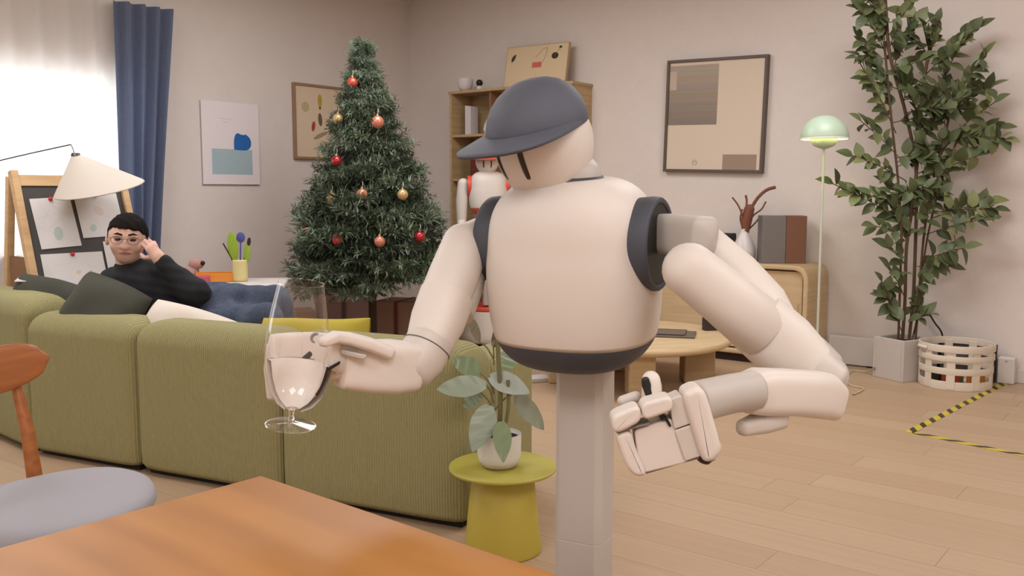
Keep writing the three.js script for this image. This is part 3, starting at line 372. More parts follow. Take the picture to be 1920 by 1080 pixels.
// ---------------------------------------------------------------- fir tree with baubles, boxes below
const TREE_D = 6.9, treeBase = F(700, 664).setY(0);
{ const Dt = -treeBase.z, top = W(686, 74, Dt).y, y0 = W(700, 528, Dt).y, Rb = .585;
  const t = thing('christmas_tree', 'tall artificial fir tree decorated with red and gold baubles', 'christmas tree', treeBase), r = rng(12);
  mesh('trunk', boxUV(loft([ring(V(0, .02, 0), V(1, 0, 0), V(0, 0, 1), .032, .032, 2, 12), ring(V(0, .8, 0), V(1, 0, 0), V(0, 0, 1), .028, .028, 2, 12), ring(V(-.045, top - .2, 0), V(1, 0, 0), V(0, 0, 1), .008, .008, 2, 12)])), m.trunk, t);
  for (let i = 0; i < 4; i++) { const a = i * Math.PI / 2 + .5; mesh('stand_foot', tube([V(0, .16, 0), V(Math.cos(a) * .14, .08, Math.sin(a) * .14), V(Math.cos(a) * .3, .012, Math.sin(a) * .3)], .012, 8), m.steel, t); }
  // a fir spray one metre long: twigs with flat needle tufts
  const spray = (seed) => { const q = rng(seed), pos = [], idx = []; const blade = (p, d, len, w) => { const s = d.clone().cross(V(q() - .5, 1, q() - .5)).normalize().multiplyScalar(w), i = pos.length / 3, e = p.clone().addScaledVector(d, len), mid = p.clone().addScaledVector(d, len * .5); pos.push(...p.toArray(), ...mid.clone().add(s).toArray(), ...mid.clone().sub(s).toArray(), ...e.toArray()); idx.push(i, i + 1, i + 2, i + 1, i + 3, i + 2); };
    const twig = (p, d, L, n) => { for (let k = 0; k < n; k++) { const u = k / n, c = p.clone().addScaledVector(d, L * u); for (let b = 0; b < 4; b++) { const ax = V(q() * 2 - 1, q() * 2 - 1, q() * 2 - 1).normalize(), dd = d.clone().multiplyScalar(.75).addScaledVector(ax, .75).normalize(); blade(c, dd, .11 + .05 * q(), .013); } } blade(p.clone().addScaledVector(d, L * .9), d, .16, .014); };
    const D0 = V(0, 0, 1); twig(V(0, 0, .15), D0, .85, 11); for (let k = 0; k < 7; k++) for (const s of [-1, 1]) { const u = .25 + .7 * k / 7 + .04 * q(); const d = V(s * (.85 + .2 * q()), (q() - .4) * .5, .7).normalize(); twig(V(0, 0, u), d, (.42 - .3 * (u - .25)) * (.8 + .4 * q()), 5); }
    const g = new THREE.BufferGeometry(); g.setAttribute('position', new THREE.Float32BufferAttribute(pos, 3)); g.setIndex(idx); g.computeVertexNormals(); g.setAttribute('uv', new THREE.Float32BufferAttribute(new Float32Array(pos.length / 3 * 2), 2)); return g; };
  const sprays = [spray(1), spray(2), spray(3), spray(4)]; const H = top - y0; let ang = 0;
  const rows = 21; for (let i = 0; i < rows; i++) { const f = i / (rows - 1), y = y0 + .06 + (H - .16) * f ** 1.05, rad = Rb * (1 - f) ** .92 + .05, n = Math.round(16 * (1 - f) + 4); for (let k = 0; k < n; k++) { ang += 2.399963; for (const inner of (f < .8 && k % 2 ? [1, .62] : [1])) { const L = rad * (.86 + .26 * r()) * inner, b = mesh('branch', sprays[Math.floor(r() * 4)], m.needle[Math.floor(r() * 4)], t); b.position.set(-.045 * f, y + (r() - .5) * .08 - .02 + (inner < 1 ? .05 : 0), 0); b.rotation.order = 'YXZ'; b.rotation.set(-(.12 + .5 * f * f) + (r() - .5) * .3 + (f < .1 ? .12 : 0), ang + inner, (r() - .5) * .5); const s = .55 + .45 * L; b.scale.set(s * .62, s * .62, L); } } }
  for (let i = 0; i < 5; i++) { const b = mesh('branch', sprays[i % 4], m.needle[i % 4], t); b.position.set(-.045, top - .24 + .02 * i, 0); b.rotation.order = 'YXZ'; b.rotation.set(-Math.PI / 2 + (i ? .22 : 0), i * 1.3, 0); b.scale.set(.26, .26, i ? .17 : .24); }
  const rad = (y) => Rb * Math.max(0, 1 - (y - y0) / H) ** .92 + .05;
  [[661, 155, 'red', 'copper red bauble near the top of the fir'], [634, 223, 'gold', 'pale gold bauble beside the cream print on the fir'], [708, 229, 'pink', 'salmon pink bauble high on the right of the fir trunk'], [631, 302, 'crimson', 'crimson bauble on the upper fir edge below the cream print'], [622, 371, 'gold', 'gold bauble beside the salmon one halfway up the fir'], [679, 364, 'pink', 'salmon bauble between two gold ones halfway up the fir'], [755, 365, 'gold', 'gold bauble on the bookcase side halfway up the fir'], [575, 432, 'crimson', 'crimson bauble at the outer tip of a low fir branch'], [632, 450, 'coral', 'coral red bauble on the lower fir branches'], [712, 453, 'pink', 'peach bauble in front of the lower fir trunk'], [787, 444, 'crimson', 'crimson bauble low on the bookcase side of the fir'], [681, 258, 'dim', 'dull bronze bauble deep among the upper fir branches']].forEach(([px, py, kind, label]) => {
    const p0 = W(px, py, Dt), dx = p0.x - treeBase.x, rr = rad(p0.y), dz = Math.sqrt(Math.max(.02, rr * rr - dx * dx)) * (kind === 'dim' ? .6 : .97), p = W(px, py, Dt - dz);
    const b = thing('bauble', label, 'bauble', p, 0, 'baubles hanging on the fir'); const s = kind === 'pink' && py < 240 ? .046 : .039; const col = { red: '#c4503a', gold: '#c9a873', pink: '#d08066', crimson: '#b01f2c', coral: '#cf4a48', dim: '#5e4630' }[kind];
    mesh('ball', new THREE.SphereGeometry(s, 28, 20), M(col, .25, { metalness: .25, clearcoat: .6 }), b); mesh('cap', cyl(.009, .01, .014, 0, s + .004, 0, 12), M('#c2b390', .3, { metalness: .8 }), b); mesh('hanger', tube([V(0, s + .01, 0), V(.006, s + .028, 0), V(0, s + .05, -.02)], .0022, 6), M('#d6ccb8', .4), b);
  });
  const gift = (label, px, py, D, w, h, d, mat, yaw, ribbon) => { const t2 = thing('gift_box', label, 'box', F(px, py).setY(0).setZ(-D), yaw); t2.position.x = W(px, py, D).x; mesh('carton', box(w, h, d, 0, h / 2, 0, .006), mat, t2); mesh('lid', box(w + .012, h * .22, d + .012, 0, h - h * .11 + .004, 0, .005), mat, t2); mesh('ribbon', [box(.03, .003, d + .016, 0, h + .0065, 0), box(.03, h, .003, 0, h / 2, d / 2 + .0085)], ribbon, t2); };
  gift('wide mauve gift box standing to the left of the fir trunk', 648, 600, 7.5, .46, .42, .34, m.mauve, R(6), M('#76584f', .8));
  gift('brown gift box standing to the right of the fir trunk', 760, 600, 7.45, .4, .34, .32, m.cardboard, -R(20), m.burgundy);
  gift('low brown gift box in front of the mauve one by the fir', 548, 600, 7.1, .32, .3, .3, m.cardboard, R(20), m.mauve);
}
// ---------------------------------------------------------------- sideboard on the right wall with its things
{ const dep = .44, [a1] = hitRight(1512, 600, dep), a0 = a1 - 1.75, y = hitRight(1490, 497, dep - .05)[1], w = a1 - a0;
  const t = thing('sideboard', 'pale wooden sideboard with rounded corners under the square painting', 'sideboard', RM((a0 + a1) / 2, 0, 0), ROOM_TURN);
  const rr = (W_, H_, r, x0 = 0, y0 = 0) => { const s = new THREE.Shape(); s.moveTo(x0 - W_ / 2 + r, y0); s.lineTo(x0 + W_ / 2 - r, y0); s.quadraticCurveTo(x0 + W_ / 2, y0, x0 + W_ / 2, y0 + r); s.lineTo(x0 + W_ / 2, y0 + H_ - r); s.quadraticCurveTo(x0 + W_ / 2, y0 + H_, x0 + W_ / 2 - r, y0 + H_); s.lineTo(x0 - W_ / 2 + r, y0 + H_); s.quadraticCurveTo(x0 - W_ / 2, y0 + H_, x0 - W_ / 2, y0 + H_ - r); s.lineTo(x0 - W_ / 2, y0 + r); s.quadraticCurveTo(x0 - W_ / 2, y0, x0 - W_ / 2 + r, y0); return s; };
  const shell = rr(w, y - .06, .11, 0, .06); shell.holes.push(rr(w - .07, y - .13, .08, 0, .095));
  mesh('shell', boxUV(new THREE.ExtrudeGeometry(shell, { depth: dep - .05, bevelEnabled: true, bevelSize: .012, bevelThickness: .012, bevelSegments: 3, curveSegments: 10, bevelOffset: -.012 }).translate(0, 0, .035)), m.oakPale, t);
  mesh('back_panel', boxUV(new THREE.ExtrudeGeometry(rr(w - .06, y - .12, .08, 0, .09), { depth: .01, bevelEnabled: false }).translate(0, 0, .04)), m.oakPale, t);
  for (const s of [-1, 0, 1]) { const dr = mesh('door', boxUV(box((w - .09) / 3 - .006, y - .15, .018, s * (w - .09) / 3, .095 + (y - .13) / 2, dep - .045, .004)), m.oakPale, t); mesh('groove_handle', box(.012, .12, .006, (w - .09) / 6 - .03, 0, .01, .002).translate(s * (w - .09) / 3, .095 + (y - .13) / 2, dep - .045), m.oak, dr); }
  mesh('plinth', box(w - .2, .06, dep - .1, 0, .03, dep / 2), m.darkBrown, t);
  const on = (px, py, off) => RM(hitRight(px, py, off)[0], off, y + .0005);
  const v = thing('white_vase', 'white bottle shaped vase of dried brown branches on the sideboard', 'vase', on(1394, 490, .26));
  mesh('body', lathe([[0, 0], [.06, 0], [.082, .03], [.085, .08], [.06, .15], [.032, .2], [.026, .225], [.031, .235], [.024, .232], [.02, .21], [.05, .14], [.07, .07], [0, .02]]), m.mug, v);
  const r = rng(44); const O = v.position.clone(); O.y += .2; const Dv = -O.z;
  for (const [pts, rad] of [[[[1398, 430], [1405, 400], [1420, 372], [1438, 356], [1454, 351]], .012], [[[1396, 432], [1392, 405], [1384, 385], [1373, 370]], .006], [[[1397, 432], [1398, 400], [1400, 375], [1398, 366]], .008], [[[1400, 432], [1412, 405], [1428, 392], [1436, 378]], .006], [[[1402, 432], [1416, 418], [1424, 408]], .006], [[[1394, 432], [1388, 410], [1392, 392]], .006]]) meshW('dried_branch', boxUV(tube(pts.map(([x, yy], i) => W(x, yy, Dv + .02 * Math.sin(i * 2 + x))), rad, 8)), m.branch, v);
  const sheath = W(1399, 415, Dv); meshW('dried_head', boxUV(limb([W(1397, 440, Dv), sheath, W(1405, 392, Dv)], [[.022, .022], [.045, .04], [.05, .035]], { N: 20 })), m.branch, v);
  const bx = thing('two_tone_box', 'two tone grey and brown box standing on the sideboard', 'box', on(1466, 492, .22), R(-6)); mesh('grey_side', box(.165, .335, .2, -.078, .1675, 0, .004), m.greyBox, bx); mesh('brown_side', box(.14, .335, .2, .076, .1675, 0, .004), m.brownBox, bx);
  const rd = thing('black_radio', 'small black radio on the sideboard beside the white vase', 'radio', on(1352, 490, .24), ROOM_TURN); mesh('body', box(.2, .2, .09, 0, .1, 0, .012), m.black, rd); mesh('dial', cyl(.035, .035, .01, .04, .1, .048, 24).rotateX(0), m.steel, rd);
}
// ---------------------------------------------------------------- coffee table with things
{ const c = F(1182, 715).setY(0), D = -c.z, h = W(1300, 668, D - .5).y + .0; const t = thing('coffee_table', 'round pale wooden coffee table on thick block legs', 'coffee table', c, R(20)); const rad = W(1368, 650, D).x - c.x, th = .055, y = .32;
  mesh('top', boxUV(lathe([[0, y - th], [rad - .03, y - th], [rad - .006, y - th + .012], [rad, y - th / 2], [rad - .006, y - .012], [rad - .025, y], [0, y]], 80)), m.oakPale, t);
  for (const a of [18, 110, 200, 290]) { const q = R(a); mesh('leg', boxUV(box(.2, y - th, .16, 0, (y - th) / 2, 0, .012).rotateY(-q).translate(Math.cos(q) * rad * .68, 0, Math.sin(q) * rad * .68)), m.oak, t); }
  const lp = thing('folded_blanket', 'flat grey brown folded blanket on the coffee table', 'blanket', W(1250, 642, D - .1).setY(y), -R(14)); mesh('fold', [box(.36, .014, .24, 0, .007, 0, .006), box(.3, .012, .2, -.03, .02, .0, .006)], m.laptop, lp);
  const dv = thing('dark_gadget', 'small dark block shaped gadget on the coffee table', 'gadget', W(1332, 642, D + .1).setY(y), R(10)); mesh('body', box(.1, .085, .06, 0, .0425, 0, .005), m.darkBrown, dv); mesh('screen', box(.07, .004, .04, 0, .087, 0), m.steel, dv);
  const bk = thing('floor_book', 'pale open book lying on the floor under the coffee table', 'book', W(1005, 726, D + .02).setY(.0), R(24)); mesh('cover', box(.2, .014, .14, 0, .007, 0, .003), m.potFoot, bk); mesh('pages', box(.19, .012, .13, 0, .02, 0, .002), m.paper, bk);
}
// ---------------------------------------------------------------- mint dome floor lamp
{ const D = 5.75, top = W(1547, 216, D), p = top.clone().setY(0), rim = W(1547, 260, D).y, s = (W(1592, 258, D).x - W(1503, 258, D).x) / 2;
  const t = thing('mint_floor_lamp', 'slim floor lamp with a mint green dome shade beside the leafy tree', 'lamp', p);
  const H = top.y - rim; const dome = []; for (let i = 0; i <= 14; i++) { const a = i / 14 * Math.PI / 2; dome.push([s * Math.sin(a), rim + H * Math.cos(a)]); } const inner = dome.slice().reverse().map(([x, y]) => [Math.max(0, x - .004), y - .003]);
  mesh('shade', lathe([...dome, ...inner], 56), m.mint, t);
  mesh('shade_rim', new THREE.TorusGeometry(s - .003, .005, 10, 64).rotateX(Math.PI / 2).translate(0, rim, 0), m.lampInner, t);
  mesh('lower_shade', lathe([[s * .58, rim + .008], [s * .57, rim - .01], [s * .42, rim - .045], [s * .14, rim - .062], [0, rim - .064]], 40), m.mint, t);
  mesh('pole', cyl(.008, .008, rim - .06, 0, (rim - .06) / 2, 0, 14), m.mintPole, t); mesh('base', lathe([[0, 0], [.12, 0], [.12, .012], [.11, .02], [0, .022]]), m.mintPole, t);
  mesh('bulb', new THREE.SphereGeometry(.025, 16, 12).translate(0, rim + .03, 0), M('#fff4de', .6, { emissive: '#ffdca8', emissiveIntensity: 2 }), t);
  const L = new THREE.PointLight('#ffdcb0', .6, 0, 2); L.position.set(0, rim + .03, 0); L.castShadow = true; t.add(L);
}
// ---------------------------------------------------------------- tall leafy plant in a square planter
{ const near = F(1692, 718).setY(0), yaw = R(-26), s = .25, c = near.clone().add(V(.06 * 0, 0, 0)); // near corner; planter turned
  const ex = V(Math.cos(yaw), 0, -Math.sin(yaw)), ez = V(Math.sin(yaw), 0, Math.cos(yaw));
  const dirs = [V(-.42, 0, -.9), V(.9, 0, -.42)]; const o = near.clone().addScaledVector(dirs[0], s / 2).addScaledVector(dirs[1], s / 2);
  const t = thing('leafy_tree', 'tall leafy artificial tree in a square grey planter', 'plant', o, Math.atan2(-dirs[1].z, dirs[1].x));
  const h = W(1692, 640, -near.z).y; const wall = (w, d, x, z) => box(w, h, d, x, h / 2, z, .004);
  mesh('planter', boxUV(merge([wall(s, .02, 0, s / 2 - .01), wall(s, .02, 0, -s / 2 + .01), wall(.02, s - .04, s / 2 - .01, 0), wall(.02, s - .04, -s / 2 + .01, 0), box(s - .02, .02, s - .02, 0, .012, 0)])), m.planter, t); mesh('soil', box(s - .045, .02, s - .045, 0, h - .04, 0), m.soil, t);
  const r = rng(91), D0 = -o.z, DD = (px) => Math.min(D0, 8.35 / (1 + .7813 * .99 * (px - 960) / FOCAL) - .17), leafG = [0, 1, 2].map((k) => { const pos = [], idx = [], S = 5; for (let i = 0; i <= S; i++) { const u = i / S, hw = .5 * Math.sin(Math.PI * u ** .8) ** .9; for (const q of [-1, 0, 1]) pos.push(q * hw, (q ? .12 : 0) * hw - .18 * (1 + k * .4) * u * u, u); } for (let i = 0; i < S; i++) for (let j = 0; j < 2; j++) { const a = i * 3 + j; idx.push(a, a + 1, a + 3, a + 1, a + 4, a + 3); } const g = new THREE.BufferGeometry(); g.setAttribute('position', new THREE.Float32BufferAttribute(pos, 3)); g.setIndex(idx); g.computeVertexNormals(); g.setAttribute('uv', new THREE.Float32BufferAttribute(new Float32Array(pos.length / 3 * 2), 2)); return g; });
  const inv = t.matrixWorld.clone().invert(), stems = [];
  // stems: pixel path from the planter upwards
  for (const [pts, rad] of [[[[1692, 640], [1697, 560], [1700, 460], [1712, 380], [1722, 280], [1728, 180], [1745, 80]], .011], [[[1704, 640], [1712, 560], [1716, 470], [1718, 390], [1716, 300], [1695, 200], [1668, 100], [1660, 0]], .011], [[[1716, 640], [1722, 570], [1727, 500], [1735, 420], [1752, 330], [1775, 240], [1792, 150]], .008], [[[1684, 640], [1686, 590], [1688, 520], [1690, 440], [1684, 340], [1672, 230], [1656, 60]], .008], [[[1708, 640], [1719, 600], [1728, 520], [1740, 440], [1765, 340], [1800, 250]], .006]]) { const P = pts.map(([x, y], i) => W(x, y, DD(x) - .04 + .06 * ((i * 37 + x) % 7) / 7)); P[0].y = h - .04; stems.push(P); meshW('stem', boxUV(tube(P, rad, 8, 30)), m.bark, t); }
  // sprigs: start pixel, end pixel, leaf count; leaves alternate along each sprig
  const sprigs = []; const S = (x0, y0, x1, y1, n, dz = 0) => sprigs.push([x0, y0, x1, y1, n, dz]);
  S(1700, 420, 1556, 342, 15); S(1690, 380, 1585, 365, 11, .05); S(1700, 340, 1596, 292, 14); S(1690, 300, 1612, 225, 12); S(1680, 250, 1612, 118, 13); S(1670, 180, 1612, 68, 12); S(1665, 110, 1616, 22, 12); S(1662, 60, 1640, -20, 12); S(1664, 70, 1712, 4, 12); S(1670, 120, 1722, 40, 12);
  S(1740, 120, 1758, 38, 12); S(1745, 120, 1834, 52, 15); S(1760, 170, 1806, 70, 13); S(1775, 210, 1850, 98, 17); S(1785, 210, 1862, 162, 12); S(1790, 250, 1868, 190, 9); S(1780, 260, 1888, 262, 20); S(1770, 270, 1880, 240, 12, .06); S(1750, 330, 1838, 290, 12); S(1740, 400, 1868, 392, 19); S(1745, 410, 1860, 378, 12, .05); S(1735, 440, 1850, 410, 10, -.05); S(1730, 490, 1812, 464, 12); S(1720, 500, 1780, 500, 11); S(1700, 500, 1660, 462, 7); S(1690, 440, 1636, 424, 8); S(1688, 590, 1652, 555, 9); S(1690, 620, 1650, 520, 8); S(1714, 600, 1742, 592, 5); S(1708, 600, 1720, 560, 8); S(1697, 560, 1664, 500, 8); S(1712, 560, 1745, 500, 9); S(1700, 470, 1690, 400, 10); S(1735, 420, 1760, 330, 11);
  for (let i = 0; i < 46; i++) { const st = stems[i % 4], k = .45 + .53 * r(), p = new THREE.CatmullRomCurve3(st).getPoint(k), pr = [960 + FOCAL * p.x / (-p.z * cp + (EYE - p.y) * sp), 0]; const yy = 540 - FOCAL * ((p.y - EYE) * cp + -p.z * sp) / (-p.z * cp + (EYE - p.y) * sp); const a = r() * 6.28, L = 45 + 45 * r(); S(pr[0], yy, pr[0] + Math.cos(a) * L, yy - Math.abs(Math.sin(a)) * L * .8, 7, (r() - .5) * .3); }
  const extra = []; let count = 0; const MX = new THREE.Matrix4();
  sprigs.forEach(([x0, y0, x1, y1, n, dz], si) => { const a = W(x0, y0, DD(x0)), b = W(x1, y1, DD(x1) - .07 - .07 * Math.sin(si * 2.1) + Math.min(dz, .08)), dir = b.clone().sub(a); if (dz > .1 || dz < -.1 || si % 2) meshW('twig', boxUV(tube([a, a.clone().lerp(b, .5).add(V(0, .012, 0)), b], .003, 5, 6)), m.bark, t); else meshW('twig', boxUV(tube([a, a.clone().lerp(b, .5).add(V(0, .015, .01)), b], .0035, 5, 6)), m.bark, t);
    for (let i = 0; i < n; i++) { const u = .18 + .82 * (i + r() * .5) / n, p = a.clone().lerp(b, u).add(V(0, .02 * Math.sin(u * 3), 0)), side = (i % 2 ? 1 : -1); let z = dir.clone().normalize().multiplyScalar(.55).add(V((r() - .5) * .9, side * .55 + (r() - .4) * .5, (r() - .5) * 1.1)).normalize(); if (i === n - 1) z = dir.clone().normalize(); const nn = V((r() - .5) * .9, .75 + .3 * r(), .55 + .5 * r()); const x = nn.cross(z).normalize(), y = z.clone().cross(x), len = .078 + .04 * r(), wd = len * (.58 + .14 * r()); MX.makeBasis(x.multiplyScalar(wd), y.multiplyScalar(len), z.multiplyScalar(len)).setPosition(p); const L4 = inv.clone().multiply(MX), g = leafG[Math.floor(r() * 3)], mt = Math.floor(r() * 4);
      if (count++ < 300) { const q = new THREE.Mesh(g, m.ficus[mt]); q.name = 'leaf'; q.castShadow = q.receiveShadow = true; q.applyMatrix4(L4); t.add(q); } else extra.push(g.clone().applyMatrix4(L4)); } });
  if (extra.length) { const q = mesh('leaves', merge(extra), m.ficus[0], t); q.userData.kind = 'stuff'; }
}
// ---------------------------------------------------------------- things along the right wall
{ const p = F(1790, 722).setY(0), D = -p.z; const t = thing('lattice_basket', 'round cream lattice basket holding red and green toys', 'basket', p), Rr = .205, h = .27; const band = (y, hh, r0) => lathe([[r0, y], [r0 + .006, y + .003], [r0 + .006, y + hh - .003], [r0, y + hh], [r0 - .006, y + hh - .003], [r0 - .006, y + .003], [r0, y]], 56);
  mesh('base', cyl(Rr - .008, Rr - .01, .012, 0, .008, 0, 48), m.basket, t); for (const [y, hh] of [[0, .056], [.098, .042], [.18, .036], [.235, .046]]) mesh('band', band(y, hh, Rr + y * .05), m.basket, t);
  for (let i = 0; i < 9; i++) { const a = i / 9 * Math.PI * 2 + .12; mesh('slat', box(.05, h - .02, .01, 0, h / 2, Rr + .004, .003).rotateY(a), m.basket, t); }
  for (const s of [-1, 1]) mesh('handle', tube([V(s * (Rr + .005), h - .02, .06), V(s * (Rr + .03), h - .015, 0), V(s * (Rr + .005), h - .02, -.06)], .01, 8), m.basket, t);
  [[-.07, .09, 'red', m.terracotta], [.08, .1, 'orange', m.orange], [.0, -.02, 'green', M('#5d6b34', .7)], [.12, .02, 'crimson', m.pin], [-.12, -.02, 'dark', m.darkGreen]].forEach(([x, z, n, mt]) => { const b = solo('toy_block', box(.1, .08, .08, 0, .04, 0, .014), mt, n + ' toy block lying inside the lattice basket', 'toy'); b.position.copy(p).add(V(x, .015, z)); b.rotation.y = x * 9; });
}
{ const tape = (p, q, label) => { const L = p.distanceTo(q), d = q.clone().sub(p); const o = solo('floor_tape', new THREE.PlaneGeometry(L, .045).rotateX(-Math.PI / 2), M('#ffffff', .5, { map: (() => { const x = canvasTex(128, 64, (c, w, h) => { c.fillStyle = '#c9b53c'; c.fillRect(0, 0, w, h); c.fillStyle = '#3a3325'; for (let i = -1; i < 2; i++) { c.beginPath(); c.moveTo(i * w, h); c.lineTo(i * w + w * .42, h); c.lineTo(i * w + w * .92, 0); c.lineTo(i * w + w * .5, 0); c.fill(); } }); x.wrapS = THREE.RepeatWrapping; x.repeat.set(L / .14, 1); return x; })() }), label, 'floor tape'); o.geometry = (() => { const g = new THREE.BoxGeometry(L, .0008, .045); return g; })(); o.position.copy(p).lerp(q, .5).setY(.0006); o.rotation.y = Math.atan2(-d.z, d.x); };
  const k = F(1704, 811); tape(k, F(1882, 719), 'black and yellow striped floor tape running back to the wall'); tape(k.clone().add(V(.02, 0, .0)), F(1990, 868), 'black and yellow striped floor tape running along the open floor'); }
{ const [a0] = hitRight(1762, 640, .05), [a1] = hitRight(1870, 660, .05), yy = hitRight(1815, 640, .05)[1]; const t = thing('leaning_board', 'black rimmed grey board leaning on the wall behind the basket', 'board', RM((a0 + a1) / 2, .1, 0), ROOM_TURN); t.rotation.order = 'YXZ'; t.rotation.x = -R(8); const w = a1 - a0; mesh('panel', box(w - .03, yy - .03, .012, 0, yy / 2, 0), m.greyBox, t); for (const [W_, H_, x, y] of [[w, .02, 0, yy - .01], [w, .02, 0, .01], [.02, yy, -w / 2 + .01, yy / 2], [.035, yy, w / 2 - .015, yy / 2]]) mesh('rim', box(W_, H_, .026, x, y, 0, .003), m.black, t);
  const wb = thing('white_adapter', 'small white box on the floor by the wall near the leaning board', 'box', RM(hitRight(1878, 700, .05)[0] + .03, .06, 0), ROOM_TURN); mesh('case', box(.1, .17, .07, 0, .085, 0, .01), m.socket, wb); mesh('button', cyl(.008, .008, .004, 0, .15, .035, 14), m.grey, wb);
  const [b0] = hitRight(1556, 660, .03), [b1] = hitRight(1650, 660, .03); const pb = thing('white_panel_heater', 'low white panel box against the wall beside the planter', 'heater', RM((b0 + b1) / 2, .05, 0), ROOM_TURN); mesh('case', box(b1 - b0, .2, .05, 0, .105, 0, .008), m.base, pb); for (const x of [-1, 1]) mesh('foot', box(.04, .01, .06, x * (b1 - b0) * .35, .005, 0), m.black, pb);
  const [sa, sy] = hitRight(1738, 575, .01); const sk = thing('wall_socket', 'white wall socket behind the planter', 'socket', RM(sa, .0, sy), ROOM_TURN); mesh('plate', box(.085, .085, .01, 0, 0, .006, .004), m.socket, sk); mesh('plug', cyl(.022, .022, .035, 0, 0, 0, 20).rotateX(Math.PI / 2).translate(0, 0, .026), m.socket, sk);
  const cv = (n, label, pts, r, mt) => solo(n, tube(pts, r, 7, 40), mt, label, 'cable'); const P = (px, py, off) => { const [a, y] = hitRight(px, py, off); return RM(a, off, y); };
  cv('black_cable', 'black cable hanging from the socket behind the planter', [P(1738, 580, .05), P(1752, 604, .06), P(1766, 625, .05), P(1766, 660, .04), P(1764, 690, .04)], .006, m.black);
  cv('cream_cable', 'cream cable running along the floor beside the planter', [F(1640, 690, .06), F(1622, 697, .01), F(1602, 695, .005), F(1594, 722, .005), F(1618, 728, .005), F(1600, 740, .005)], .005, m.wireCream);
}
